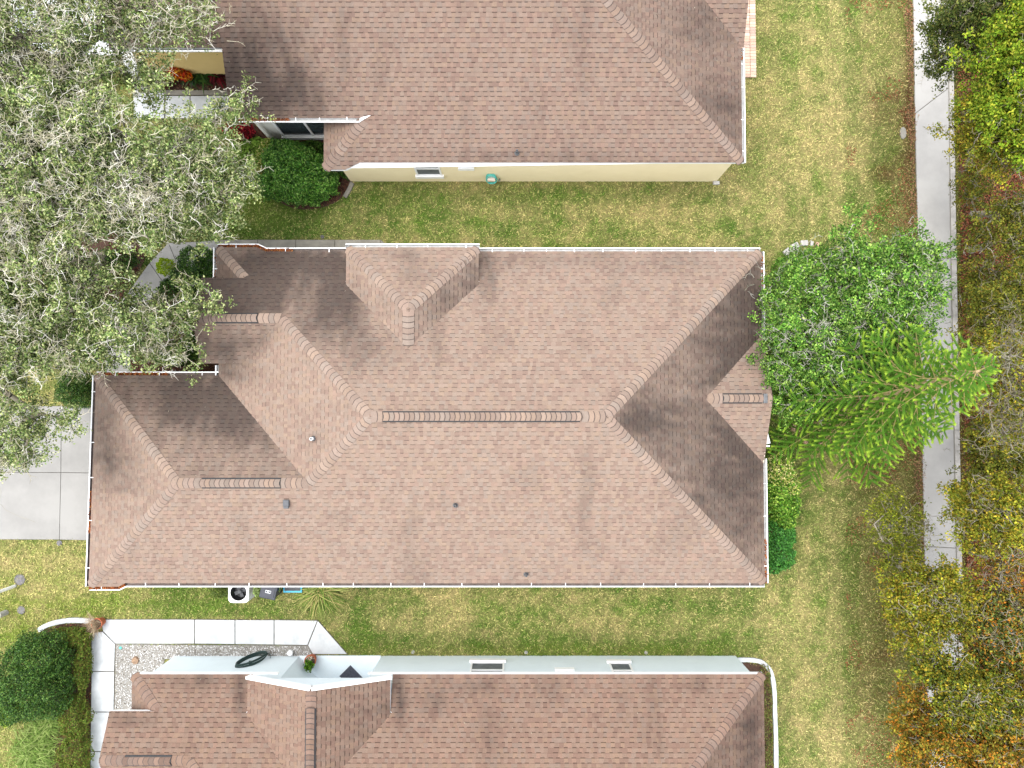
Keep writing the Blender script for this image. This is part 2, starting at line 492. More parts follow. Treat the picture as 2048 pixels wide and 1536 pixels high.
slabs('white_side_walk', 'white painted walk with dark joints wrapping the lower house', 'walkway', [
    [(203, 1238), (390, 1238), (390, 1287), (232, 1287), (207, 1262)],
    [(390, 1238), (471, 1239), (471, 1288), (390, 1287)],
    [(471, 1239), (549, 1239), (549, 1289), (471, 1288)],
    [(549, 1239), (636, 1240), (616, 1290), (549, 1289)],
    [(636, 1240), (696, 1308), (626, 1308), (616, 1290)],
    [(184, 1265), (207, 1262), (232, 1287), (230, 1342), (184, 1342)],
    [(184, 1342), (230, 1342), (229, 1423), (183, 1423)],
    [(183, 1423), (229, 1423), (250, 1502), (182, 1502)],
    [(182, 1502), (250, 1502), (250, 1640), (182, 1640)]], M_WALKWHITE, 0.05)

def edging(name, label, pts, width, mat, z=0.08, pieces=1):
    """a narrow kerb bent along a line of photo points, in short lengths"""
    P = [Vector(W(u, v)) for u, v in pts]
    L = []; R = []
    for i, p in enumerate(P):
        d = (P[min(i + 1, len(P) - 1)] - P[max(i - 1, 0)]).normalized()
        n = Vector((-d.y, d.x)) * (width / 2)
        j = 1 + random.uniform(-0.08, 0.08)
        L.append(p + n * j); R.append(p - n * j)
    mb = MB()
    n = len(P)
    vs = [(p.x, p.y, zz) for row, zz in ((L, -0.04), (R, -0.04), (R, z), (L, z)) for p in row]
    fs = []
    for i in range(n - 1):
        for k in range(4):
            a, b = k * n, ((k + 1) % 4) * n
            fs.append((a + i, b + i, b + i + 1, a + i + 1))
    fs += [(0, 3 * n, 2 * n, n), (n - 1, 2 * n - 1, 3 * n - 1, 4 * n - 1)]
    mb.add(vs, fs)
    o = mb.build(name, mat, bevel=0.008)
    tag(o, label, 'kerb', kind='structure')
    NOGRASS.append([(p.x, p.y) for p in L] + [(p.x, p.y) for p in R[::-1]])
    return o
def smooth_path(pts, n=6):
    out = []
    for i in range(len(pts) - 1):
        p0 = pts[max(i - 1, 0)]; p1 = pts[i]; p2 = pts[i + 1]; p3 = pts[min(i + 2, len(pts) - 1)]
        for k in range(n):
            t = k / n
            out.append(tuple(0.5 * (2 * p1[a] + (p2[a] - p0[a]) * t + (2 * p0[a] - 5 * p1[a] + 4 * p2[a] - p3[a]) * t * t + (3 * p1[a] - p0[a] - 3 * p2[a] + p3[a]) * t ** 3) for a in range(len(p1))))
    out.append(tuple(pts[-1]))
    return out
edging('white_kerb', 'white curved kerb round the bed at the right end of the lower house',
       smooth_path([(1472, 1319), (1500, 1319), (1523, 1324), (1540, 1342), (1547, 1375), (1549, 1430), (1551, 1500), (1551, 1640)], 8), 0.15, M_WALKWHITE)
edging('bed_kerb', 'white arched kerb above the round dark green bush',
       smooth_path([(78, 1260), (95, 1250), (120, 1243), (150, 1240), (203, 1243)], 6), 0.17, M_WALKWHITE, 0.07)
edging('stone_edging', 'grey concrete edging strip beside the glossy bush at the upper house',
       [(690, 395), (700, 378), (705, 366)], 0.16, M_CONCOLD, 0.08)

def bed(name, label, pts, mat, z=0.012):
    p = PW(pts)
    mb = MB(); mb.prism(p, -0.05, z)
    o = mb.build(name, mat)
    tag(o, label, 'bed', kind='structure')
    NOGRASS.append(p)
    return p
BEDS = {}
BEDS['entry'] = bed('mulch_bed', 'brown mulch bed in front of the entry of the middle house', [(263, 772), (263, 668), (292, 620), (330, 568), (356, 562), (403, 541), (520, 530), (520, 772)], M_MULCH)
BEDS['oak'] = bed('oak_mulch', 'dark mulch ring round the oak trunk', smooth_path([(150, 480), (210, 458), (262, 476), (290, 512), (258, 575), (220, 625), (160, 600), (130, 540), (150, 480)], 5)[:-1], M_MULCH)
BEDS['north'] = bed('glossy_bush_bed', 'mulch bed under the glossy bush of the upper house', smooth_path([(455, 250), (500, 330), (535, 385), (580, 414), (630, 418), (675, 402), (703, 366), (712, 330), (640, 240), (455, 250)], 4)[:-1], M_MULCH)
BEDS['croton'] = bed('croton_bed', 'narrow mulch bed along the yellow garage wall', [(300, 120), (520, 120), (520, 180), (312, 180)], M_MULCH)
BEDS['south'] = bed('bush_bed', 'leafy bed beside the white walk at lower left', [(85, 1262), (120, 1249), (183, 1246), (183, 1640), (100, 1640), (100, 1380)], M_MULCH, 0.014)
BEDS['east'] = bed('side_bed', 'narrow planted bed inside the white curved kerb', [(1480, 1324), (1521, 1329), (1535, 1345), (1542, 1376), (1544, 1430), (1546, 1640), (1440, 1640), (1440, 1324)], M_MULCH)
BEDS['gravel'] = bed('gravel_bed', 'white gravel bed between walk and lower house', [(232, 1288), (616, 1291), (627, 1312), (600, 1318), (330, 1318), (300, 1440), (229, 1440)], mat_plain('gravel_base', (0.25, 0.235, 0.21), 0.95, 0.2, 20, 0.5, 60), 0.02)

# paver patio at the upper right house corner: single pavers
def patio():
    base = bed('paver_bed', 'sand bed under the small paver patio', [(1455, -60), (1508, -60), (1511, 154), (1455, 160)], M_JOINT, 0.02)
    root = bpy.data.objects['paver_bed']
    root['label'] = 'strip of pale pink pavers beside the upper house'; root['category'] = 'patio'
    x1 = W(1511, 80)[0]; x0 = W(1470, 80)[0]
    y0 = W(1490, 156)[1]; y1 = W(1490, -40)[1]
    L, Wd = 0.225, 0.112
    x = x1 - 0.115
    me = None
    xs = [x1 - 0.115] + [x1 - 0.115 - k * 0.23 for k in range(1, 4)]
    pal = [lin(214, 184, 164, .8), lin(205, 172, 152, .8), lin(196, 170, 156, .8), lin(222, 196, 178, .8)]
    mb = MB(); mb.box(-0.108, 0.108, -0.052, 0.052, 0.0, 0.05)
    proto = mb.build('paver', M_PAVER, bevel=0.006); me = proto.data
    bpy.data.objects.remove(proto)
    k = 0
    for ci, xx in enumerate(xs):
        y = y0 + 0.06
        while y < y1:
            o = bpy.data.objects.new('paver', me); COL.objects.link(o)
            o.location = (xx, y, 0.012 + random.uniform(-0.002, 0.003)); o.rotation_euler.z = random.uniform(-0.012, 0.012)
            c = random.choice(pal); f = random.uniform(0.85, 1.1)
            o.color = (c[0] * f, c[1] * f, c[2] * f, 1)
            adopt(o, root); y += Wd
patio()

# ------------------------------------------------------------------ roofs
PITCH = 5.0 / 12.0
EXPO = 0.143
DIRS = {'N': (0, 1), 'S': (0, -1), 'E': (1, 0), 'W': (-1, 0)}
class Slope:
    """one roof plane: falls towards d, height z0 where the coordinate along d equals c"""
    def __init__(self, d, c, z0, poly, pitch=PITCH, base=0.0, st=()):
        self.base = base; self.st = [tuple(q) + (0,) * (6 - len(q)) for q in st]
        self.d = Vector((*DIRS[d], 0)); self.c = c; self.z0 = z0; self.p = pitch
        self.poly = poly
        self.e = Vector((-self.d.y, self.d.x, 0))
        k = math.sqrt(1 + pitch * pitch)
        self.up = Vector((-self.d.x, -self.d.y, pitch)) / k      # unit vector up the slope
        self.n = self.e.cross(self.up).normalized()
        if self.n.z < 0: self.n = -self.n
        self.k = k
    def z(self, x, y):
        return self.z0 + self.p * (self.c - (x * self.d.x + y * self.d.y))
    def pt(self, a, s, h=0.0):
        """a along the eave, s up the slope measured from the reference eave, h above the plane"""
        base = self.e * a + self.d * (self.c) + Vector((0, 0, self.z0))
        return base + self.up * s + self.n * h
    def to_as(self, x, y):
        a = x * self.e.x + y * self.e.y
        s = (self.c - (x * self.d.x + y * self.d.y)) * self.k
        return a, s

def clip_rect(poly, a0, a1, s0, s1):
    def cl(P, f, inter):
        out = []
        for i in range(len(P)):
            p, q = P[i - 1], P[i]
            fp, fq = f(p), f(q)
            if fp != fq: out.append(inter(p, q))
            if fq: out.append(q)
        return out
    def ix(v):
        return lambda p, q: (v, p[1] + (q[1] - p[1]) * (v - p[0]) / (q[0] - p[0]))
    def iy(v):
        return lambda p, q: (p[0] + (q[0] - p[0]) * (v - p[1]) / (q[1] - p[1]), v)
    for f, g in ((lambda p: p[0] >= a0, ix(a0)), (lambda p: p[0] <= a1, ix(a1)), (lambda p: p[1] >= s0, iy(s0)), (lambda p: p[1] <= s1, iy(s1))):
        poly = cl(poly, f, g)
        if len(poly) < 3: return []
    return poly

def shingle_slope(sl, palette, stain, tabs):
    """cut the slope into courses of single tabs; each tab is a thin wedge with a dark shadow band below it"""
    P = [sl.to_as(x, y) for x, y in sl.poly]
    amin = min(p[0] for p in P); amax = max(p[0] for p in P)
    smin = min(p[1] for p in P); smax = max(p[1] for p in P)
    row = 0
    s = smin
    A = np.array(P)
    prev = random.random()
    while s < smax - 0.01:
        s1 = s + EXPO
        a = amin - random.uniform(0, 0.4)
        tooth = False
        while a < amax:
            tooth = not tooth
            w = random.choice((0.10, 0.12, 0.13, 0.14, 0.16)) if tooth else random.choice((0.09, 0.12, 0.13, 0.15, 0.19))
            a1 = a + w
            cs = [(a, s), (a1, s), (a1, s1), (a, s1), (a, (s + s1) / 2), (a1, (s + s1) / 2)]
            ins = [bool(in_poly_s(c, P)) for c in cs]
            vin = any(a < p[0] < a1 and s < p[1] < s1 for p in P)
            if all(ins) and not vin:
                poly = cs[:4]
            elif any(ins) or vin:
                poly = clip_rect(P, a, a1, s, s1)
            else:
                poly = []
            if len(poly) >= 3:
                band = tooth and random.random() < 0.93 and row > 0
                hb = 0.012 + (0.006 if tooth else 0.0) + random.uniform(0, 0.002)
                c = random.choice(palette)
                fct = random.uniform(0.94, 1.05)
                tabs.append((sl, poly, s, s1, hb, band, tuple(x * fct for x in c)))
            a = a1
        s = s1; row += 1

def in_poly_s(p, poly):
    x, y = p; r = False; j = len(poly) - 1
    for i in range(len(poly)):
        xi, yi = poly[i]; xj, yj = poly[j]
        if (yi > y) != (yj > y) and x < (xj - xi) * (y - yi) / (yj - yi) + xi: r = not r
        j = i
    return r

def tab_geom(t, band_dark):
    sl, poly, s, s1, hb, band, c = t
    vs = []; cols = []; fs = []
    n = len(poly)
    for a, b in poly:
        h = hb + (0.003 - hb) * (b - s) / (s1 - s)
        p = sl.pt(a, b, h); vs.append(p)
    # keep faces pointing up
    nrm = (vs[1] - vs[0]).cross(vs[2] - vs[0])
    order = list(range(n)) if nrm.z > 0 else list(range(n - 1, -1, -1))
    fs.append(tuple(order))
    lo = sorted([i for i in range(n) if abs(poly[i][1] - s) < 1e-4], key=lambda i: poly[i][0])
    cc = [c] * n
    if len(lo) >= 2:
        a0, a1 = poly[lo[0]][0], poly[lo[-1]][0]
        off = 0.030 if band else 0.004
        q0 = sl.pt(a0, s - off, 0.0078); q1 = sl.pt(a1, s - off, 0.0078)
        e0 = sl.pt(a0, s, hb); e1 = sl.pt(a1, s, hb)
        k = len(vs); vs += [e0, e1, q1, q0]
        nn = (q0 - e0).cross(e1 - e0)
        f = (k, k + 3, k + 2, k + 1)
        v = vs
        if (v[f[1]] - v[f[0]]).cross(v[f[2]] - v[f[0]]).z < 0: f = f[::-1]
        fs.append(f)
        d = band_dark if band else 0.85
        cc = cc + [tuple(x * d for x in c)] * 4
    X = np.array([[p.x, p.y, p.z] for p in vs])
    return vs, fs, cc, X

def stain_shade_mul(X, sl, seed):
    """darkening by algae, soot and painted-in dormer and gable shade at each place (0 clean .. 1 black)"""
    u, v = pix(X[:, 0], X[:, 1], X[:, 2])
    s = np.full(len(u), sl.base)
    for (cu, cv, ru, rv, amt, ang) in sl.st:
        c, sn = math.cos(ang), math.sin(ang)
        du = (u - cu) * c + (v - cv) * sn; dv = -(u - cu) * sn + (v - cv) * c
        s = s + amt * np.exp(-((du / ru) ** 2 + (dv / rv) ** 2))
    # water runs the stains down the slope: noise is stretched along it
    al = X[:, 0] * sl.e.x + X[:, 1] * sl.e.y; dn = X[:, 0] * sl.d.x + X[:, 1] * sl.d.y
    nz = 0.5 * fbm(al * 1.7, dn * 0.7, seed, 4) + 0.5 * fbm(al * 5.0, dn * 0.55, seed + 3, 3); n2 = vnoise(al * 7, dn * 5, seed + 5)
    s = s * (0.35 + 1.3 * nz) + 0.30 * np.clip(s * 2.5, 0, 1) * (n2 - 0.5)
    s = s + 0.30 * np.clip(fbm(al * 1.3, dn * 0.5, seed + 40) * 3 - 1.75, 0, 1)
    return np.clip(s, 0, 0.84)

STREAK = {}
def roof_of(house, slopes, palette, seed, caps, cap_palette, nind=300, band_dark=0.5):
    stains = None
    deck = MB()
    for sl in slopes:
        pts = [Vector((x, y, sl.z(x, y))) - Vector((0, 0, 0.03)) for x, y in sl.poly]
        n = Vector((0, 0, 0))
        for i in range(len(pts)): n += pts[i - 1].cross(pts[i])
        if n.z < 0: pts = pts[::-1]
        deck.add(pts, [tuple(range(len(pts)))])
    roof = deck.build('roof', M_DECK, house)
    tabs = []
    for sl in slopes:
        shingle_slope(sl, palette, stains, tabs)
    # which tabs show largest in the photograph
    area = []
    for i, t in enumerate(tabs):
        sl, poly, s, s1 = t[0], t[1], t[2], t[3]
        P = [sl.pt(a, b) for a, b in poly]
        q = [pix(p.x, p.y, p.z) for p in P]
        ok = all(0 < a < 2048 and 0 < b < 1536 for a, b in q)
        ar = 0
        for k in range(len(q)): ar += q[k - 1][0] * q[k][1] - q[k][0] * q[k - 1][1]
        area.append(abs(ar) if ok else 0)
    single = set(np.argsort(-np.array(area))[:nind].tolist())
    V = []; Fs = []; Cc = []; Xs = []
    geo = []
    for i, t in enumerate(tabs):
        geo.append(tab_geom(t, band_dark))
    st = np.zeros(sum(len(g[3]) for g in geo))
    owner = np.concatenate([np.full(len(g[3]), slopes.index(t[0])) for g, t in zip(geo, tabs)])
    allX = np.concatenate([g[3] for g in geo])
    for si, sl in enumerate(slopes):
        mk = owner == si
        if mk.any(): st[mk] = stain_shade_mul(allX[mk], sl, seed)
    dark = np.array((0.040, 0.034, 0.036))
    allC = np.concatenate([np.array(g[2]) for g in geo])
    allC = allC * (1 - 0.87 * st[:, None]) * np.array([1, 1, 1]) + dark * 0.25 * st[:, None]
    k = 0; vb = 0
    V = []; Cb = []
    for i, g in enumerate(geo):
        m = len(g[0])
        c = allC[k:k + m]
        if i in single:
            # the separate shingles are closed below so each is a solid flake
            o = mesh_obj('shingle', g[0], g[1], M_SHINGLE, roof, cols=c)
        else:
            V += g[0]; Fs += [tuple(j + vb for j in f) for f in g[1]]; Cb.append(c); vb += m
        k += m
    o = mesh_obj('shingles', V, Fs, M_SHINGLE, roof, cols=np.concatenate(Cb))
    tag(o, kind='stuff')
    cen = []
    vis = [t for t, a_ in zip(tabs, area) if a_ > 0]
    for _ in range(90):
        t = random.choice(vis); a_, b_ = t[1][0]; q_ = t[0].pt(a_, b_, 0.028); cen.append((q_.x, q_.y, q_.z))
    db = leaf_mesh('roof_debris', np.array(cen), 0.06, 0.016, [lin(190, 180, 160), lin(120, 84, 56), lin(90, 70, 54)], M_LITTER, roof, upness=.85, k=.5)
    tag(db, kind='stuff')
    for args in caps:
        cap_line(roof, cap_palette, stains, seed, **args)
    return roof

_capmesh = {}
def cap_mesh(width, drop, lift, length):
    key = (round(width, 3), round(drop, 3), round(lift, 3), round(length, 3))
    if key in _capmesh: return _capmesh[key]
    vs = []; fs = []
    cols = [-1, -0.72, -0.3, 0, 0.3, 0.72, 1]
    def prof(w, extra):
        x = w * width / 2
        hgt = -drop * (math.sqrt(x * x + 0.035 ** 2) - 0.035)
        return x, hgt + lift + extra
    # x along the line (downhill +), y across
    rows = [(-length * 0.5, 0.002), (length * 0.5 - 0.004, 0.016), (length * 0.5, 0.012)]
    for rx, ex in rows:
        for w in cols:
            y, h = prof(w, ex)
            bow = 0.035 * (1 - w * w)          # the butt edge bows downhill in the middle
            vs.append((rx + bow, y, h))
    for w in cols:
        y, h = prof(w, 0.0065); vs.append((length * 0.5 + 0.035 * (1 - w * w) + 0.026, y, h))
    n = len(cols)
    for r in range(3):
        for i in range(n - 1):
            fs.append((r * n + i, (r + 1) * n + i, (r + 1) * n + i + 1, r * n + i + 1))
    # side skirts
    for sgn, col in ((0, 0), (1, n - 1)):
        k = len(vs)
        for r in range(2):
            p = vs[r * n + col]; vs.append((p[0], p[1] * 1.01, p[2] - lift - 0.03))
        f = (col, n + col, k + 1, k)
        fs.append(f if sgn else f[::-1])
    me = bpy.data.meshes.new('ridge_cap')
    me.from_pydata(vs, [], fs); me.materials.append(M_CAP); me.materials.append(M_CAPSHADE)
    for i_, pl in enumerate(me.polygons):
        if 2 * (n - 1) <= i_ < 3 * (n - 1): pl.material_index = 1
    me.update()
    _capmesh[key] = me
    return me

def cap_line(roof, palette, stains, seed, a, b, width=0.31, drop=0.30, lift=0.006, step=0.165, trim=(0, 0.06), vent=None, stainy=0.0):
    """cap shingles from the top a down (or along) to b"""
    a = Vector(a); b = Vector(b)
    d = (b - a); L = d.length; d.normalize()
    side = Vector((-d.y, d.x, 0)).normalized(); up = d.cross(side).normalized()
    if up.z < 0: up = -up; side = -side
    n = max(1, int((L - trim[0] - trim[1]) / step))
    st = (L - trim[0] - trim[1]) / n
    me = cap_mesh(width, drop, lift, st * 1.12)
    M = Matrix((d, side, up)).transposed().to_4x4()
    for i in range(n):
        p = a + d * (trim[0] + (i + 0.5) * st)
        if vent and vent[0] <= trim[0] + (i + 0.5) * st <= vent[1]: continue
        o = bpy.data.objects.new('ridge_cap', me); COL.objects.link(o)
        Mi = M.copy(); Mi.translation = p + up * 0.002 * (i % 2)
        o.matrix_basis = Mi
        s = stainy * random.uniform(.5, 1.3)
        c = random.choice(palette); f = random.uniform(0.92, 1.08) * (1 - s)
        o.color = (c[0] * f, c[1] * f, c[2] * f, 1)
        adopt(o, roof)
    if vent:
        ridge_vent(roof, a + d * vent[0], a + d * vent[1], palette, width * 0.78, drop)

def ridge_vent(roof, a, b, palette, width, drop):
    """raised ridge ventilator: dark louvre body with its own row of caps"""
    d = (b - a); L = d.length; d.normalize()
    side = Vector((-d.y, d.x, 0)).normalized(); up = Vector((0, 0, 1))
    hw = width / 2 + 0.038
    mb = MB()
    vs = []
    for p in (a, b):
        for w, h in ((-hw, -drop * hw - 0.01), (-hw, -drop * hw + 0.045), (0, 0.045), (hw, -drop * hw + 0.045), (hw, -drop * hw - 0.01)):
            vs.append(p + side * w + up * h)
    fs = [(i, i + 1, 5 + i + 1, 5 + i) for i in range(4)] + [(4, 3, 2, 1, 0), (5, 6, 7, 8, 9)]
    mb.add(vs, fs)
    v = mb.build('ridge_vent', M_DARK, roof)
    n = int(L / 0.15); st = L / n
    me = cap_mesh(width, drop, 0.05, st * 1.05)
    M = Matrix((d, side, up)).transposed().to_4x4()
    for i in range(n):
        o = bpy.data.objects.new('ridge_cap', me); COL.objects.link(o)
        Mi = M.copy(); Mi.translation = a + d * ((i + 0.5) * st)
        o.matrix_basis = Mi
        c = random.choice(palette); f = random.uniform(0.8, 1.05)
        o.color = (c[0] * f, c[1] * f, c[2] * f, 1)
        adopt(o, roof)

def fascia(house, pts, h=0.17, th=0.025, name='fascia', mat=None):
    mb = MB()
    for p, q in zip(pts[:-1], pts[1:]):
        p = Vector(p); q = Vector(q)
        mb.bar(p - Vector((0, 0, h / 2 + 0.004)), q - Vector((0, 0, h / 2 + 0.004)), th, h)
    return mb.build(name, mat or M_WHITE, house)

LEAFBROWN = [lin(150, 84, 40), lin(120, 66, 36), lin(176, 112, 60), lin(96, 54, 34), lin(160, 96, 66)]
def gutter(house, pts, straps=0.85, leaves=0, leaf_range=(0, 1), wd=0.13, drop=0.0, inner=None):
    """open trough along the eave points (roof edge); outward is to the right of travel"""
    P = [Vector(p) for p in pts]
    n = len(P)
    offs = []
    for i in range(n):
        o = Vector((0, 0, 0)); k = 0
        if i > 0:
            d = (P[i] - P[i - 1]); d.z = 0; d.normalize(); o1 = Vector((d.y, -d.x, 0))
        else: o1 = None
        if i < n - 1:
            d = (P[i + 1] - P[i]); d.z = 0; d.normalize(); o2 = Vector((d.y, -d.x, 0))
        else: o2 = None
        if o1 is None: offs.append(o2)
        elif o2 is None: offs.append(o1)
        else:
            b = o1 + o2; offs.append(b / max(0.4, b.length_squared / 2))
    # section: (outward, height)
    sec = [(-0.015, 0.0), (-0.012, -0.10), (wd - 0.04, -0.10), (wd - 0.034, -0.015), (wd - 0.034, 0.004), (wd, 0.004), (wd, -0.02), (wd - 0.03, -0.112), (-0.02, -0.112)]
    vs = []; fs = []
    m = len(sec)
    for i in range(n):
        for o, h in sec:
            vs.append(P[i] + offs[i] * o + Vector((0, 0, h - 0.012 - drop)))
    for i in range(n - 1):
        for k in range(m - 1):
            fs.append((i * m + k, i * m + k + 1, (i + 1) * m + k + 1, (i + 1) * m + k))
    for i in (0, n - 1):
        fs.append((i * m + 0, i * m + 1, i * m + 2, i * m + 3, i * m + 4))
    g = mesh_obj('gutter', vs, fs, M_WHITE, house)
    g.data.materials.append(inner or M_TROUGHW)
    for i_, pl in enumerate(g.data.polygons):
        if i_ < (n - 1) * (m - 1) and i_ % (m - 1) in (0, 1, 2): pl.material_index = 1
    # straps
    tot = 0
    for i in range(n - 1):
        d = P[i + 1] - P[i]; L = d.length
        if L < 0.4: continue
        k = max(1, int(round(L / straps)))
        o = Vector((d.y, -d.x, 0)).normalized()
        for j in range(k):
            t = (j + 0.5 + random.uniform(-0.12, 0.12)) / k
            c = P[i] + d * t
            mb = MB()
            mb.bar(c + o * (wd + 0.003) + Vector((0, 0, 0.0)), c - o * 0.10 + Vector((0, 0, 0.026)), 0.02, 0.005)
            mb.build('gutter_strap', M_WHITE, g)
    if leaves:
        C = []; L0 = 0; tl = sum((P[i + 1] - P[i]).length for i in range(n - 1))
        cen = np.zeros((leaves, 3)); k = 0
        ts = RNG.uniform(leaf_range[0], leaf_range[1], leaves) * tl
        for t in ts:
            i = 0
            while i < n - 2 and t > (P[i + 1] - P[i]).length:
                t -= (P[i + 1] - P[i]).length; i += 1
            d = P[i + 1] - P[i]; f = min(1, t / max(d.length, 1e-6))
            oo = offs[i].lerp(offs[i + 1], f)
            q = P[i] + d * f + oo * RNG.uniform(-0.05, wd - 0.03) + Vector((0, 0, RNG.uniform(-0.06, 0.012) - drop))
            cen[k] = q; k += 1
        lf = leaf_mesh('gutter_leaves', cen, 0.07, 0.035, LEAFBROWN, M_LITTER, g, upness=0.8, k=0.75)
        tag(lf, kind='stuff')
    return g

def leaf_mesh(name, cen, length, width, palette, mat, parent=None, upness=0.6, k=1.0, jit=0.18, fold=0.25, dirs=None, weights=None, mul=None, z_floor=None):
    """many separate small leaves, each a folded pair of triangles"""
    N = len(cen)
    cen = np.asarray(cen, float)
    nrm = RNG.normal(size=(N, 3)); nrm /= np.linalg.norm(nrm, axis=1)[:, None]
    nrm = nrm * (1 - upness) + np.array([0, 0, 1.0]) * upness
    nrm /= np.linalg.norm(nrm, axis=1)[:, None]
    if dirs is None:
        ax = RNG.normal(size=(N, 3))
    else:
        ax = np.asarray(dirs) + 0.35 * RNG.normal(size=(N, 3))
    ax -= nrm * (ax * nrm).sum(1)[:, None]
    ax /= np.linalg.norm(ax, axis=1)[:, None] + 1e-9
    sd = np.cross(nrm, ax)
    L = length * RNG.uniform(0.65, 1.3, N)[:, None]; Wd = width * RNG.uniform(0.7, 1.25, N)[:, None]
    V = np.empty((N, 4, 3))
    V[:, 0] = cen - ax * L * 0.5
    V[:, 1] = cen + sd * Wd * 0.5 + nrm * Wd * fold
    V[:, 2] = cen + ax * L * 0.5 - nrm * L * 0.12
    V[:, 3] = cen - sd * Wd * 0.5 + nrm * Wd * fold
    if z_floor is not None:
        V[:, :, 2] = np.maximum(V[:, :, 2], z_floor)
    base = (np.arange(N) * 4)[:, None]
    Fq = np.concatenate([base + np.array([0, 1, 2]), base + np.array([0, 2, 3])])
    pal = np.asarray(palette)
    c = pal[RNG.choice(len(pal), N, p=weights)] * k * RNG.uniform(1 - jit, 1 + jit, N)[:, None]
    if mul is not None: c = c * np.asarray(mul)[:, None]
    return np_mesh(name, V.reshape(-1, 3), Fq, mat, parent, cols=np.repeat(c, 4, 0))

def wall_box(house, poly, z0, z1, mat, name='wall'):
    mb = MB(); mb.prism(poly, z0, z1)
    NOGRASS.append(poly)
    return mb.build(name, mat, house)

def pipe_vent(roof, u, v, sl, r=0.045, h=0.3, mat=None):
    """plumbing stack with a flashing collar"""
    z = 4.0
    for _ in range(6):
        x, y = W(u, v, z); z = sl.z(x, y)
    mb = MB(); mb.lathe((x, y, z), [(0.09, -0.03), (0.085, 0.02), (r * 1.4, 0.05), (r * 1.25, 0.12)], 14)
    fl = mb.build('pipe_flashing', M_LEAD, roof, smooth=True)
    mb = MB(); mb.lathe((x, y, z), [(r, 0.0), (r, h), (r * 0.72, h), (r * 0.72, h - 0.15), (0.001, h - 0.15)], 14)
    mb.build('vent_pipe', mat or M_WHITE, fl, smooth=False)
    mb = MB(); mb.lathe((x, y, z), [(r * 0.70, h - 0.02), (0.001, h - 0.02)], 12)
    mb.build('pipe_bore', M_DARK, fl)

def window(house, x0, x1, z0, z1, y, face, mat_pane=None, mull_z=None, mull_x=None, sill=True, screen_low=False, fr=0.06):
    """framed window standing proud of the wall plane y, facing +y or -y (face = 1 or -1)"""
    s = face
    ya, yb = y, y + s * 0.05
    def B(mb, xa, xb, za, zb, d0, d1): mb.box(xa, xb, min(y + s * d0, y + s * d1), max(y + s * d0, y + s * d1), za, zb)
    mb = MB()
    B(mb, x0, x0 + fr, z0, z1, -0.05, 0.04); B(mb, x1 - fr, x1, z0, z1, -0.05, 0.04)
    B(mb, x0 + fr, x1 - fr, z1 - fr, z1, -0.05, 0.037); B(mb, x0 + fr, x1 - fr, z0, z0 + fr, -0.05, 0.037)
    w = mb.build('window', M_WHITE, house)
    if mull_z:
        mb = MB(); B(mb, x0 + fr, x1 - fr, mull_z - 0.05, mull_z + 0.05, -0.04, 0.03); mb.build('meeting_rail', M_WHITE, w)
    xs = [x0 + fr] + ([mull_x] if mull_x else []) + [x1 - fr]
    if mull_x:
        mb = MB(); B(mb, mull_x - 0.04, mull_x + 0.04, z0 + fr, z1 - fr, -0.04, 0.034); mb.build('mullion', M_WHITE, w)
    zs = [z0 + fr] + ([mull_z] if mull_z else []) + [z1 - fr]
    for i in range(len(xs) - 1):
        for j in range(len(zs) - 1):
            mb = MB(); B(mb, xs[i] + 0.002, xs[i + 1] - 0.002, zs[j] + 0.002, zs[j + 1] - 0.002, -0.045, 0.008)
            mb.build('pane', M_SCREEN if (j == 0 and screen_low) else (mat_pane or M_GLASS), w)
    if sill:
        mb = MB(); B(mb, x0 - 0.06, x1 + 0.06, z0 - 0.20, z0 - 0.003, -0.02, 0.09); mb.build('sill', M_WHITE, w, bevel=0.008)
    return w

# shingle colours
def mkpal(base, devs, k):
    return [lin(base[0] + a, base[1] + b, base[2] + c, k) for a, b, c in devs]
DEV = [(4, 4, 4), (0, 0, 0), (5, 0, -1), (-3, 1, 3), (3, 2, 0), (-10, -13, -11), (-4, -7, -6), (2, 4, 4), (-7, -9, -8), (5, 3, -1), (-2, -2, -2)]
CDEV = [(6, 4, 2), (-4, 0, 2), (6, 2, -2), (-9, -9, -8), (0, -3, -3), (2, 2, 3)]
PAL_C = mkpal((198, 172, 154), DEV, .335); CAP_C = mkpal((199, 175, 158), CDEV, .335)
PAL_N = mkpal((188, 161, 144), DEV, .335); CAP_N = mkpal((190, 165, 149), CDEV, .335)
PAL_S = mkpal((181, 151, 132), DEV, .335); CAP_S = mkpal((178, 149, 132), CDEV, .335)

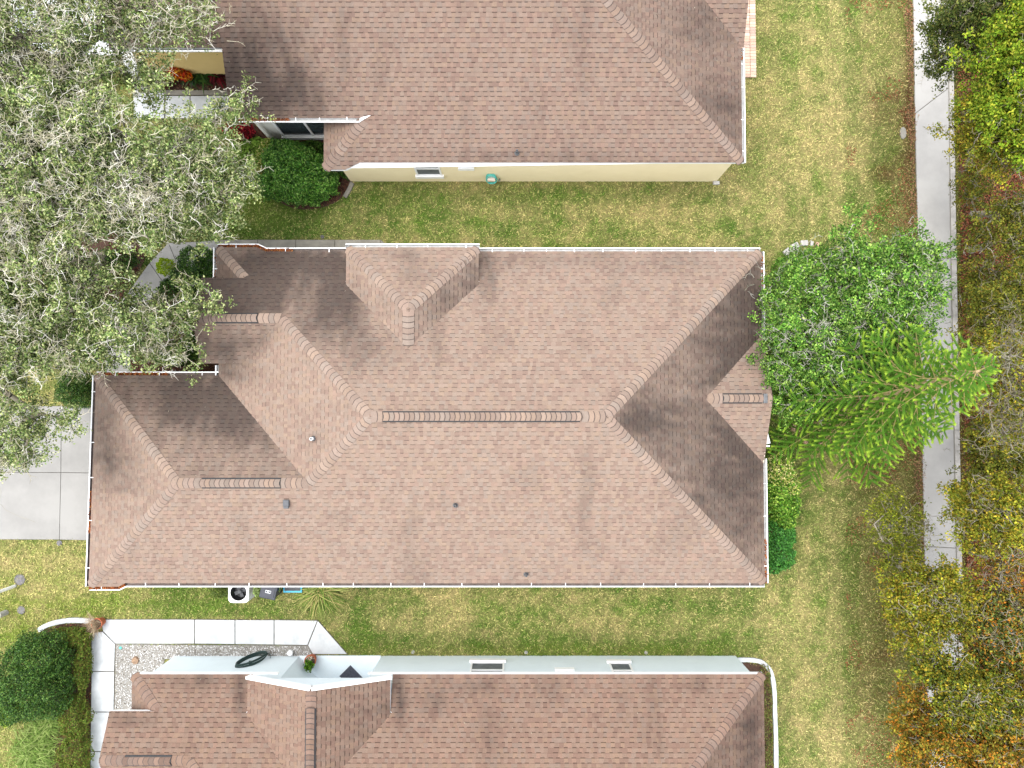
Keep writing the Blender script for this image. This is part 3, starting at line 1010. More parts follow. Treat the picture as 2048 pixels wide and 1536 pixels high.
# ------------------------------------------------------------------ the middle house
ZE = 2.75
def middle_house():
    H0 = empty('hip_roof_house', (0, 0, 0))
    tag(H0, 'long house with brown shingled hip roof and white gutters in the middle', 'house')
    xE, xW, yS, yN = 8.265, -9.69, -5.68, 5.25
    xG = -13.75
    N = Slope('N', yN, ZE, [(-9.84, 5.40), (-8.5, 5.40), (-8.2, 5.25), (-5.25, 5.25), (-5.25, 3.91), (-3.24, 1.90), (-1.23, 3.91), (-1.23, 5.25), (xE, yN), (2.80, -0.215), (-4.225, -0.215), (-7.34, 2.90), (-10.15, 2.90), (-10.15, 4.29), (-8.73, 4.29)], base=0.05, st=[(470, 590, 100, 60, .95), (430, 600, 60, 50, .3), (560, 555, 120, 70, .55), (600, 520, 120, 28, .5), (680, 540, 42, 70, .55), (640, 650, 100, 45, .32), (730, 700, 90, 40, .28), (975, 545, 20, 60, .55), (1350, 525, 70, 30, .25), (1060, 520, 160, 16, .22), (700, 620, 40, 60, .25)])  # the blob right of the dormer paints in its overhang shade
    S = Slope('S', -yS, ZE, [(xG - 0.12, -5.80), (-12.9, -5.80), (-12.65, yS), (xE, yS), (2.80, -0.215), (-4.225, -0.215), (-6.29, -2.28), (-10.35, -2.28)], base=0.0, st=[(560, 1100, 20, 60, .10), (230, 1120, 30, 40, .1)])
    E_ = Slope('E', xE, ZE, [(xE, yS), (xE, -1.76), (6.15, 0.35), (xE, 2.46), (xE, yN), (2.80, -0.215)], base=0.34, st=[(1492, 620, 50, 120, .5), (1430, 690, 50, 60, .3), (1280, 835, 50, 40, .55), (1350, 870, 80, 50, .22), (1480, 1000, 60, 90, .45), (1420, 920, 80, 70, .25), (1470, 885, 70, 24, .45, .78), (1340, 760, 60, 50, .15), (1505, 745, 30, 50, .4), (1450, 740, 60, 18, .3, -.75)])
    Wm = Slope('W', -xW, ZE, [(xW, 1.12), (-6.29, -2.28), (-4.225, -0.215), (-7.34, 2.90), (-8.74, 1.50), (-8.74, 1.75), (xW, 1.75)], base=0.02, st=[(470, 745, 50, 20, .45), (520, 690, 60, 16, .35, -.8)])
    Wc = Slope('W', -xW, ZE, [(-9.84, 5.40), (-8.73, 4.29), (-8.73, 4.10), (-9.84, 4.10)], base=0.45, st=[])
    zg = N.z(0, 2.90)
    GS = Slope('S', -2.90, zg, [(-10.15, 2.90), (-7.34, 2.90), (-8.74, 1.50), (-10.15, 1.50)], base=0.18, st=[(440, 700, 60, 35, .4), (500, 680, 40, 20, .3)])
    GN = Slope('N', 1.12, ZE, [(xG, 1.12), (xW, 1.12), (-6.29, -2.28), (-10.35, -2.28)], base=0.30, st=[(420, 800, 120, 60, .55), (480, 790, 80, 55, .30), (350, 790, 40, 50, .25), (490, 870, 80, 30, .28)])
    GW = Slope('W', -xG, ZE, [(xG - 0.12, -5.80), (-10.35, -2.28), (xG, 1.12)], base=0.04, st=[(230, 930, 50, 55, .42), (215, 860, 26, 90, .25)])
    zd = 3.25
    DN = Slope('N', 5.27, zd, [(-5.39, 5.27), (-1.09, 5.27), (-3.24, 3.12)], base=0.03, st=[(820, 545, 26, 30, .3), (800, 510, 60, 12, .2)])
    DW = Slope('W', 5.39, zd, [(-5.39, 5.27), (-3.24, 3.12), (-3.24, 1.90), (-5.39, 4.05)], base=0.02, st=[(710, 560, 14, 40, .2)])
    DE = Slope('E', -1.09, zd, [(-1.09, 5.27), (-3.24, 3.12), (-3.24, 1.90), (-1.09, 4.05)], base=0.16, st=[(900, 605, 60, 45, .4), (945, 550, 20, 50, .4)])
    zge = E_.z(6.15, 0)
    EN = Slope('N', 0.35, zge, [(6.15, 0.35), (8.29, 0.35), (8.29, 2.46), (8.265, 2.46)], base=0.12, st=[])
    ES = Slope('S', -0.35, zge, [(6.15, 0.35), (8.29, 0.35), (8.29, -1.76), (8.265, -1.76)], base=0.03, st=[])
    slopes = [N, S, E_, Wm, Wc, GS, GN, GW, DN, DW, DE, EN, ES]
    zr = N.z(0, -0.215)
    R0, R1 = (-4.225, -0.215, zr), (2.80, -0.215, zr)
    J = (-7.34, 2.90, zg); zgr = GN.z(0, -2.28); G0, G1 = (-10.35, -2.28, zgr), (-6.29, -2.28, zgr)
    zda = DN.z(0, 3.12); DA = (-3.24, 3.12, zda)
    caps = [dict(a=R0, b=R1, width=0.32, drop=PITCH, vent=(0.38, 6.25)),
            dict(a=R1, b=(xE, yN, ZE)), dict(a=R1, b=(xE, yS, ZE)),
            dict(a=R0, b=J), dict(a=R0, b=G1), dict(a=G1, b=G0, width=0.32, drop=PITCH, vent=(0.86, 3.3)),
            dict(a=G0, b=(xG, 1.12, ZE)), dict(a=G0, b=(xG - 0.1, -5.78, ZE - 0.05)),
            dict(a=J, b=(-10.0, 2.90, zg), width=0.32, drop=PITCH, vent=(0.75, 2.15)),
            dict(a=(-8.73, 4.29, N.z(0, 4.29)), b=(-9.82, 5.38, N.z(0, 5.38))),
            dict(a=DA, b=(-3.24, 1.98, zda), width=0.36, drop=PITCH), dict(a=DA, b=(-5.37, 5.25, zd)), dict(a=DA, b=(-1.11, 5.25, zd)),
            dict(a=(6.2, 0.35, zge), b=(8.29, 0.35, zge), width=0.32, drop=PITCH, vent=(0.5, 1.75))]
    roof = roof_of(H0, slopes, PAL_C, 11, caps, CAP_C, band_dark=0.60)
    pipe_vent(roof, 627, 877, Wm, 0.05, 0.28); pipe_vent(roof, 911, 1010, S, 0.04, 0.28, M_LEAD); pipe_vent(roof, 1052, 1148, S, 0.04, 0.28, M_LEAD)
    # goose-neck exhaust hood
    z = 4.0
    for _ in range(6): x, y = W(574, 1006, z); z = S.z(x, y)
    mb = MB(); mb.box(x - 0.09, x + 0.09, y - 0.09, y + 0.11, z - 0.05, z + 0.13); mb.box(x - 0.08, x + 0.08, y - 0.16, y - 0.088, z + 0.03, z + 0.12)
    mb.build('exhaust_hood', M_GREYPL, roof, bevel=0.015)
    mb = MB(); mb.box(x - 0.16, x + 0.16, y - 0.16, y + 0.16, z - 0.05, z - 0.002); 
    # metal end plate of the right ridge vent
    mb = MB(); mb.box(7.98, 8.10, 0.20, 0.50, zge - 0.02, zge + 0.075); mb.build('vent_end_plate', M_LEAD, roof, bevel=0.01)
    # soffit, fascia and gutters
    sof = MB()
    sof.prism([(xG - 0.02, -5.66), (8.22, -5.66), (8.22, 5.18), (-9.62, 5.18), (-9.62, 1.08), (xG - 0.02, 1.08)], ZE - 0.19, ZE - 0.17)
    sof.build('soffit', M_SOFFIT, H0)
    zc = N.z(0, 5.40)
    fascia(H0, [(xG - 0.10, -5.78, ZE - .05), (-12.9, -5.78, ZE - .05), (-12.65, yS + .02, ZE), (8.24, yS + .02, ZE), (8.24, -1.76, ZE)])
    fascia(H0, [(8.24, 2.46, ZE), (8.24, 5.23, ZE), (-8.2, 5.23, ZE), (-8.5, 5.38, zc), (-9.82, 5.38, zc), (-9.82, 4.12, zc)])
    fascia(H0, [(-9.66, 1.75, ZE), (-9.66, 1.10, ZE), (xG + .02, 1.10, ZE), (xG - .08, -5.78, ZE - .05)])
    fascia(H0, [(8.275, 2.44, 2.77), (8.275, 0.35, zge - 0.02), (8.275, -1.74, 2.77)], 0.16, name='rake_board', mat=M_BEIGE)
    zz = GS.z(0, 1.5)
    fascia(H0, [(-10.13, 4.27, N.z(0, 4.27) - .02), (-10.13, 2.90, zg - 0.02), (-10.13, 1.52, zz - .02)], 0.16, name='rake_board', mat=M_BEIGE)
    fascia(H0, [(-10.13, 1.52, zz), (-8.80, 1.52, zz)], 0.16); fascia(H0, [(-10.13, 4.27, zz), (-8.70, 4.27, zz)], 0.16, mat=M_BEIGE)
    fascia(H0, [(-1.11, 4.08, zd), (-1.11, 5.25, zd), (-5.37, 5.25, zd), (-5.37, 4.08, zd)], 0.16)
    # cheek walls under the raised roofs
    mb = MB()
    mb.box(-5.10, -1.38, 3.2, 5.0, ZE - 0.1, zd - 0.13); mb.build('dormer_wall', M_BEIGE, H0)
    mb = MB(); mb.box(-9.85, -8.9, 1.80, 3.99, 0, zz - 0.15); mb.build('entry_wall', M_BEIGE, H0)
    mb = MB(); mb.add([(-9.85, 1.80, zz - .15), (-9.85, 3.99, zz - .15), (-9.85, 2.90, zg - .2), (-8.9, 1.8, zz - .15), (-8.9, 3.99, zz - .15), (-8.9, 2.9, zg - .2)], [(0, 2, 1), (3, 4, 5), (0, 3, 5, 2), (1, 2, 5, 4)]); mb.build('gable_wall', M_BEIGE, H0)
    mb = MB(); mb.add([(8.0, 2.3, ZE - .17), (8.0, -1.6, ZE - .17), (8.0, 0.35, zge - .12), (7.6, 2.3, ZE - .17), (7.6, -1.6, ZE - .17), (7.6, .35, zge - .12)], [(0, 1, 2), (3, 5, 4), (0, 2, 5, 3), (1, 4, 5, 2)]); mb.build('gable_wall', M_BRICKRED, H0)
    # white gable returns and flashing corners
    for (x, y, z, sx, sy) in ((-5.40, 4.02, zd - .02, -1, -1), (-1.08, 4.02, zd - .02, 1, -1), (-8.72, 1.49, zz, 1, -1)):
        mb = MB(); mb.add([(x, y + .16, z), (x + sx * .02, y - .05, z - .12), (x + sx * .14, y - .05, z - .10), (x, y + .16, z - .16), (x + sx * .02, y - .06, z - .16), (x + sx * .14, y - .06, z - .16)], [(0, 1, 2), (5, 4, 3), (0, 3, 4, 1), (1, 4, 5, 2), (2, 5, 3, 0)])
        mb.build('kickout_flashing', M_WHITE, H0)
    x, y = W(1531, 884, 2.6)
    mb = MB(); mb.add([(x - .10, y - .10, 2.58), (x + .17, y - .04, 2.58), (x + .03, y + .36, 2.72), (x - .10, y - .10, 2.46), (x + .17, y - .04, 2.46), (x + .03, y + .36, 2.55)], [(0, 1, 2), (5, 4, 3), (0, 3, 4, 1), (1, 4, 5, 2), (2, 5, 3, 0)])
    mb.build('gable_return', M_WHITE, H0)
    mb = MB(); mb.box(x - .14, x + .14, y - .16, y - .105, 2.44, 2.60); mb.build('return_trim', M_WHITE, H0)
    gutter(H0, [(-9.66, 1.52, ZE), (-9.66, 1.12 , ZE), (xG, 1.12, ZE)][::-1], leaves=0) if False else None
    gutter(H0, [(xG - .12, -5.80, ZE - .05), (-12.9, -5.80, ZE - .05), (-12.65, yS, ZE), (xE, yS, ZE)], 1.15, leaves=420, leaf_range=(0, .055), inner=M_TROUGH)
    gutter(H0, [(xE, yS, ZE), (xE, -1.62, ZE)], 1.2, leaves=160, leaf_range=(0, .35))
    gutter(H0, [(xE, 2.2, ZE), (xE, yN, ZE)], 1.2, leaves=110, leaf_range=(0.5, .95))
    gutter(H0, [(xE, yN, ZE), (-1.12, yN, ZE)], 0.95)
    gutter(H0, [(-1.06, 5.27, zd), (-5.42, 5.27, zd)], 1.1)
    gutter(H0, [(-5.45, yN, ZE), (-8.2, yN, ZE), (-8.5, 5.40, zc), (-9.84, 5.40, zc)], 1.3, leaves=620, leaf_range=(.42, 1), inner=M_TROUGH)
    gutter(H0, [(-9.84, 5.40, zc), (-9.84, 4.2, zc)], 0.9, leaves=60, leaf_range=(0, 1))
    gutter(H0, [(xW, 1.46, ZE), (xW, 1.12, ZE)], 0.4)
    gutter(H0, [(xW, 1.12, ZE), (xG, 1.12, ZE)], 1.35, leaves=900, leaf_range=(.42, 1), inner=M_TROUGH)
    gutter(H0, [(xG, 1.12, ZE), (xG - .12, -5.80, ZE - .05)], 1.3, leaves=160, leaf_range=(.55, .75), inner=M_TROUGH)
    for (x, y) in ((-9.5, 5.0), (8.0, 4.95), (8.0, -5.4), (-13.5, -5.45)):
        mb = MB(); mb.box(x - .04, x + .04, y - .05, y + .05, 0.05, ZE - .2); mb.build('downspout', M_WHITE, H0)
    # walls with a few windows and the garage door
    wall_box(H0, [(-13.4, -5.35), (7.95, -5.35), (7.95, 4.92), (-9.35, 4.92), (-9.35, 0.80), (-13.4, 0.80)], -0.05, ZE - 0.19, M_BEIGE)
    for x in (-11.2, -6.2, -1.5, 3.6): window(H0, x, x + 1.1, 0.95, 2.1, -5.35, -1, mull_z=1.5)
    for x in (-7.6, 0.4, 4.4): window(H0, x, x + 1.1, 0.95, 2.1, 4.92, 1, mull_z=1.5)
    mb = MB()
    for k in range(4): mb.box(-13.45, -13.39, -4.7, 0.1, 0.03 + k * .53, 0.55 + k * .53)
    mb.build('garage_door', M_WHITE, H0, bevel=0.01)
    return H0
HOUSE_M = None

# ------------------------------------------------------------------ the upper house
def upper_house():
    H0 = empty('yellow_stucco_house', (0, 11, 0))
    tag(H0, 'yellow stucco house with brown shingled roof at the top', 'house')
    yS, xE = 8.25, 7.69
    pe = 0.39
    dy = 5.46; xr = xE - dy * PITCH / pe
    yr = yS + dy
    S = Slope('S', -yS, ZE, [(-6.31, 8.04), (-5.58, 8.04), (-5.08, yS), (xE, yS), (xr, yr), (-9.2, yr), (-9.2, 9.53), (-4.82, 9.53)], base=0.05, st=[(480, 150, 60, 100, .75), (530, 195, 80, 55, .5), (620, 205, 70, 60, .3), (570, 100, 80, 90, .3), (690, 70, 22, 90, .2), (760, 140, 14, 80, .16), (950, 312, 180, 12, .18), (1200, 315, 200, 10, .16)])
    E_ = Slope('E', xE, ZE, [(xE, yS), (xE, 12.2), (5.6, 14.17), (xr, yr)], pitch=pe, base=0.2, st=[(1440, 200, 60, 50, .4), (1470, 270, 24, 50, .2), (1420, 40, 60, 60, .2)])
    zc = S.z(0, 8.04)
    Wc = Slope('W', 6.31, zc, [(-6.31, 8.04), (-4.82, 9.53), (-4.82, 9.78), (-6.31, 9.78)], base=0.05, st=[])
    EG = Slope('S', -12.2, ZE, [(xE, 12.2), (5.6, 14.17), (xE + .1, 14.17), (xE + .1, 12.2)], base=0.10, st=[])
    GS = Slope('S', -12.16, ZE, [(-13.55, 12.16), (-9.0, 12.16), (-9.0, 15.4), (-13.55, 15.4)], base=0.40, st=[])
    NB = Slope('N', yr, S.z(0, yr), [(xr, yr), (-9.2, yr), (-9.2, yr + 5.4), (xr + 3, yr + 5.4)])
    caps = [dict(a=(xr, yr, S.z(0, yr)), b=(xE, yS, ZE)), dict(a=(-4.86, 9.49, S.z(0, 9.49)), b=(-6.29, 8.06, zc), width=0.36)]
    roof = roof_of(H0, [S, E_, Wc, EG, GS], PAL_N, 23, caps, CAP_N, band_dark=0.52)
    mb = MB()
    mb.add([(x, y, NB.z(x, y)) for x, y in NB.poly], [(0, 1, 2, 3)]); mb.build('rear_slope', mat_plain('plain_brown_shingle', lin(150, 118, 104, .6), 0.9, 0.2, 8), roof)
    pipe_vent(roof, 1034, 306, S, 0.04, 0.25, M_LEAD)
    zr_ = S.z(0, 9.53)
    fascia(H0, [(-6.29, 8.06, zc), (-5.58, 8.06, zc), (-5.08, yS + .02, ZE), (xE - .02, yS + .02, ZE), (xE - .02, 12.2, ZE)], 0.15)
    fascia(H0, [(-6.29, 8.06, zc), (-6.29, 9.78, zc)], 0.15)
    fascia(H0, [(-9.18, 9.55, zr_), (-4.86, 9.55, zr_)], 0.15)
    fascia(H0, [(-9.18, 9.55, zr_ - .01), (-9.18, yr, S.z(0, yr) - .01)], 0.15, name='rake_board', mat=M_BEIGE)
    fascia(H0, [(-13.5, 12.18, ZE), (-9.0, 12.18, ZE)], 0.15)
    gutter(H0, [(-9.2, 9.53, zr_), (-4.98, 9.53, zr_)], 0.85, leaves=420, leaf_range=(0, .45))
    mb = MB(); mb.add([(-4.98, 9.42, zr_ + .01), (-4.98, 9.54, zr_ + .01), (-4.62, 9.60, zr_ + .06), (-4.98, 9.42, zr_ - .12), (-4.98, 9.54, zr_ - .12), (-4.62, 9.60, zr_ - .02)], [(0, 2, 1), (3, 4, 5), (0, 3, 5, 2), (0, 1, 4, 3)]); mb.build('kickout_flashing', M_WHITE, H0)
    gutter(H0, [(xE, yS, ZE), (xE, 12.15, ZE)], 1.05, leaves=30, leaf_range=(.9, 1))
    gutter(H0, [(-13.55, 12.16, ZE), (-9.25, 12.16, ZE)], 1.1)
    # walls
    yw = 8.50
    wall_box(H0, [(-6.02, yw), (7.62, yw), (7.62, 18), (-6.02, 18)], -0.05, ZE - 0.15, M_YELLOW)
    wall_box(H0, [(-8.85, 10.10), (-6.02, 10.10), (-6.02, 18), (-8.85, 18)], -0.05, zr_ - 0.12, M_CREAM)
    wall_box(H0, [(-13.3, 12.50), (-8.85, 12.50), (-8.85, 18), (-13.3, 18)], -0.05, ZE - 0.12, M_DEEPYEL)
    mb = MB(); mb.box(-8.98, -8.86, 9.98, 10.16, -0.04, zr_ - .14); mb.build('corner_trim', M_CREAM, H0)
    sof = MB(); sof.prism([(-6.27, 8.1), (xE - .04, 8.1 + .2), (xE - .04, 17), (-6.27, 17)], ZE - 0.17, ZE - 0.152); sof.build('soffit', M_SOFFIT, H0)
    sof = MB(); sof.prism([(-9.16, 9.57), (-4.9, 9.57), (-4.9, 16), (-9.16, 16)], zr_ - 0.14, zr_ - 0.12); sof.build('soffit', M_SOFFIT, H0)
    sof = MB(); sof.prism([(-13.5, 12.2), (-9.0, 12.2), (-9.0, 16), (-13.5, 16)], ZE - 0.14, ZE - 0.12); sof.build('soffit', M_SOFFIT, H0)
    # windows
    def wy(u, v): return WY(u, v, yw)
    x0, z0 = wy(836, 349); x1, _ = wy(882, 349); _, zm = wy(856, 336.5)
    window(H0, x0 - .04, x1 + .04, z0, 2.35, yw, -1, mull_z=zm, screen_low=True)
    x0, z0 = wy(921, 332.5); x1, _ = wy(943, 332.5)
    window(H0, x0 - .03, x1 + .03, z0, 2.35, yw, -1)
    xa, za = WY(566, 271, 10.10); xb, _ = WY(700, 271, 10.10); xm, _ = WY(625, 271, 10.1)
    window(H0, xa, xb, za, 2.75, 10.10, -1, mull_x=xm + .05, mull_z=None, fr=0.08)
    mb = MB(); mb.box(7.48, 7.72, 8.36, 8.49, 0, 0.10); mb.build('splash_block', M_STONE, H0, bevel=0.02)
    return H0

# ------------------------------------------------------------------ the lower house
def lower_house():
    H0 = empty('grey_stucco_house', (-2, -11, 0))
    tag(H0, 'pale grey stucco house with white gable and brown roof at the bottom', 'house')
    yN, xE, xW = -8.62, 8.19, -12.36
    yr = yN - 5.46
    N = Slope('N', yN, ZE, [(xW, yN), (-8.44, yN), (-8.44, -9.73), (-6.16, -12.0), (-3.88, -9.73), (-3.88, yN), (xE, yN), (xE - 5.46, yr), (-6.9, yr), (-10.05, -10.93), (-12.85, -10.93), (-12.85, -9.63), (xW + 1.01, -9.63)], base=0.05, st=[(870, 1400, 30, 40, .40), (960, 1375, 60, 20, .35), (1100, 1370, 40, 40, .25), (480, 1390, 12, 50, .6), (802, 1400, 14, 50, .6), (400, 1360, 90, 16, .3), (260, 1440, 50, 14, .35), (1390, 1370, 30, 16, .3), (990, 1460, 40, 60, .16), (600, 1350, 60, 12, .25)])  # narrow dark blobs on both sides of the gable paint in its shadow
    E_ = Slope('E', xE, ZE, [(xE, yN), (xE, yr - 4), (xE - 5.46, yr)], base=0.32, st=[(1500, 1470, 22, 80, .4)])
    Wc = Slope('W', -xW, ZE, [(xW, yN), (xW + 1.01, -9.63), (xW + 1.01, -9.85), (xW, -9.85)], base=0.15, st=[])
    zg = N.z(0, -10.93)
    GS = Slope('S', 10.93, zg, [(-12.85, -10.93), (-10.05, -10.93), (-11.4, -12.3), (-12.85, -12.3)], base=0.05, st=[])
    Wm = Slope('W', -xW + 0.0, ZE, [(-10.05, -10.93), (-6.9, yr), (-9.3, yr - 1.0), (-11.4, -12.3)], base=0.0, st=[])
    zd = 3.21
    za = zd + 2.27 * PITCH
    xa = -6.16
    DW = Slope('W', 8.43, zd, [(-8.43, -8.55), (xa, -8.55), (xa, -12.0), (-8.43, -9.73)], base=0.04, st=[])
    DE = Slope('E', -3.89, zd, [(-3.89, -8.55), (xa, -8.55), (xa, -12.0), (-3.89, -9.73)], base=0.16, st=[(730, 1470, 40, 50, .3), (775, 1400, 14, 50, .3)])
    caps = [dict(a=(xE - 5.46, yr, N.z(0, yr)), b=(xE, yN, ZE)),
            dict(a=(xW + 1.01, -9.63, N.z(0, -9.63)), b=(xW + .02, yN - .02, ZE), width=0.36),
            dict(a=(-10.05, -10.93, zg), b=(-12.82, -10.93, zg), width=0.32, drop=PITCH, vent=(0.55, 2.0)),
            dict(a=(-6.9, yr, N.z(0, yr)), b=(-10.05, -10.93, zg)),
            dict(a=(xa, -12.0, za), b=(xa, -8.58, za), width=0.32, drop=PITCH, vent=(0.2, 2.85))]
    roof = roof_of(H0, [N, E_, Wc, GS, Wm, DW, DE], PAL_S, 37, caps, CAP_S, band_dark=0.54)
    mb = MB(); mb.add([(xE - 5.46, yr, N.z(0, yr)), (-6.9, yr, N.z(0, yr)), (-10, yr - 4, ZE), (xE, yr - 4, ZE)], [(0, 1, 2, 3)]); mb.build('rear_slope', MATS['plain_brown_shingle'], roof)
    fascia(H0, [(xW + .02, yN + .012, ZE - .004), (-7.62, yN + .012, ZE - .004)], 0.13, 0.04)
    fascia(H0, [(-4.70, yN + .012, ZE - .004), (xE - .02, yN + .012, ZE - .004)], 0.13, 0.04)
    fascia(H0, [(xE - .02, yN - .02, ZE), (xE - .02, yr - 4, ZE)], 0.13); fascia(H0, [(xW + .02, yN - .02, ZE), (xW + .02, -9.8, ZE)], 0.13)
    fascia(H0, [(-12.83, -9.65, N.z(0, -9.65)), (-11.35, -9.65, N.z(0, -9.65))], 0.14)
    fascia(H0, [(-12.83, -9.65, N.z(0, -9.65) - .01), (-12.83, -10.93, zg - .01), (-12.83, -12.3, GS.z(0, -12.3) - .01)], 0.14, name='rake_board', mat=M_BEIGE)
    mb = MB()
    for sx, x0 in ((-1, -8.45), (1, -3.87)):
        a = Vector((x0, -8.55, zd - .05)); b = Vector((xa, -8.55, za - .05)); mb.bar(a, b, 0.09, 0.20)
    mb.build('gable_fascia', M_WHITE, H0)
    fascia(H0, [(-3.90, -8.57, zd), (-3.90, -9.75, zd)], 0.14); fascia(H0, [(-8.42, -8.57, zd), (-8.42, -9.75, zd)], 0.14)
    for x, s in ((-8.44, -1), (-3.88, 1)):
        mb = MB(); mb.add([(x, -9.62, zd), (x + s * .02, -9.80, zd - .12), (x + s * .18, -9.80, zd - .06), (x, -9.62, zd - .16), (x + s * .02, -9.82, zd - .17), (x + s * .18, -9.82, zd - .15)], [(0, 1, 2), (5, 4, 3), (0, 3, 4, 1), (1, 4, 5, 2), (2, 5, 3, 0)]); mb.build('kickout_flashing', M_WHITE, H0)
    # the gable face over the entry
    yf = -8.80
    mb = MB(); mb.add([(-8.15, yf, 2.58), (-4.18, yf, 2.58), (-4.18, yf, zd - .05), (xa, yf, za - .12), (-8.15, yf, zd - .05)] + [(-8.15, yf - .15, 2.58), (-4.18, yf - .15, 2.58), (-4.18, yf - .15, zd - .05), (xa, yf - .15, za - .12), (-8.15, yf - .15, zd - .05)],
                      [(4, 3, 2, 1, 0), (5, 6, 7, 8, 9), (0, 1, 6, 5), (1, 2, 7, 6), (2, 3, 8, 7), (3, 4, 9, 8), (4, 0, 5, 9)]); mb.build('gable_wall', M_GREYWALL, H0)
    for k in (-1, 0, 1):
        mb = MB(); mb.box(xa - .06 + k * .36, xa + .06 + k * .36, yf + .001, yf + .05, 3.42 + (.12 if k == 0 else 0), 3.54 + (.12 if k == 0 else 0)); mb.build('gable_vent', M_WHITE, H0, bevel=0.01)
    # walls with the angled entry alcove
    yw = -8.97
    xl = WY(600, 1310, yw)[0]; xr_ = WY(764, 1310, yw)[0]
    xm = (xl + xr_) / 2
    wall_box(H0, [(-12.28, yw), (xl, yw), (xl + 1.05, yw - 1.15), (xm, yw - 1.9), (xr_ - .7, yw - 1.15), (xr_, yw), (8.14, yw), (8.14, -18), (-12.28, -18)], -0.05, ZE - 0.13, M_GREYWALL)
    sof = MB(); sof.prism([(xW + .04, yN - .04), (xE - .04, yN - .04), (xE - .04, -17), (xW + .04, -17)], ZE - 0.145, ZE - 0.132)
    # porch floor
    mb = MB(); mb.prism([(xl + .02, yw + .02), (xr_ - .02, yw + .02), (xr_ - .02, yw - 1.9), (xl + .02, yw - 1.9)], -0.04, 0.06); mb.build('porch_floor', M_GREYWALL, H0)
    # door on the left angled wall
    a = Vector((xr_ - .08, yw - .2, 0)); b = Vector((xr_ - .62, yw - 1.0, 0))
    # windows
    for (ul, ur, vs, vm, scr) in ((938, 1013, 1328, 1341, True), (1213, 1264, 1329, 1342, True)):
        x0, z0 = WY(ul + 2, vs - 2, yw); x1, _ = WY(ur - 2, vs - 2, yw); _, zm = WY((ul + ur) / 2, vm, yw)
        window(H0, x0 + .04, x1 - .04, z0, 2.45, yw, 1, mull_z=zm, screen_low=True)
    x0, z0 = WY(1112, 1344, yw); x1, _ = WY(1147, 1344, yw)
    window(H0, x0 + .02, x1 - .02, z0, 2.45, yw, 1)
    return H0

middle_house(); upper_house(); lower_house()

# ------------------------------------------------------------------ vegetation
def tubes_mesh(name, P0, P1, R0, R1, mat, parent, cols, sides=5):
    """many tapered limbs in one mesh (vectorised)"""
    P0 = np.asarray(P0, float); P1 = np.asarray(P1, float)
    d = P1 - P0; L = np.linalg.norm(d, axis=1)[:, None] + 1e-9; d = d / L
    ref = np.where(np.abs(d[:, 2:3]) < 0.9, np.array([[0, 0, 1.0]]), np.array([[1.0, 0, 0]]))
    s = np.cross(d, ref); s /= np.linalg.norm(s, axis=1)[:, None]; u = np.cross(s, d)
    N = len(P0); V = np.empty((N, 2 * sides, 3))
    for i in range(sides):
        a = 2 * math.pi * i / sides
        o = s * math.cos(a) + u * math.sin(a)
        V[:, i] = P0 + o * np.asarray(R0)[:, None]
        V[:, sides + i] = P1 + o * np.asarray(R1)[:, None]
    base = (np.arange(N) * 2 * sides)[:, None]
    Fq = np.concatenate([base + np.array([i, (i + 1) % sides, sides + (i + 1) % sides, sides + i]) for i in range(sides)])
    return np_mesh(name, V.reshape(-1, 3), Fq, mat, parent, cols=np.repeat(np.asarray(cols), 2 * sides, 0), smooth=sides > 4)

def lobes_world(lobes):
    out = []
    for (u, v, z, ru, rv, rz) in lobes:
        x, y = W(u, v, z); k = scale_at(z)
        out.append((x, y, z, ru / k, rv / k, rz))
    return out

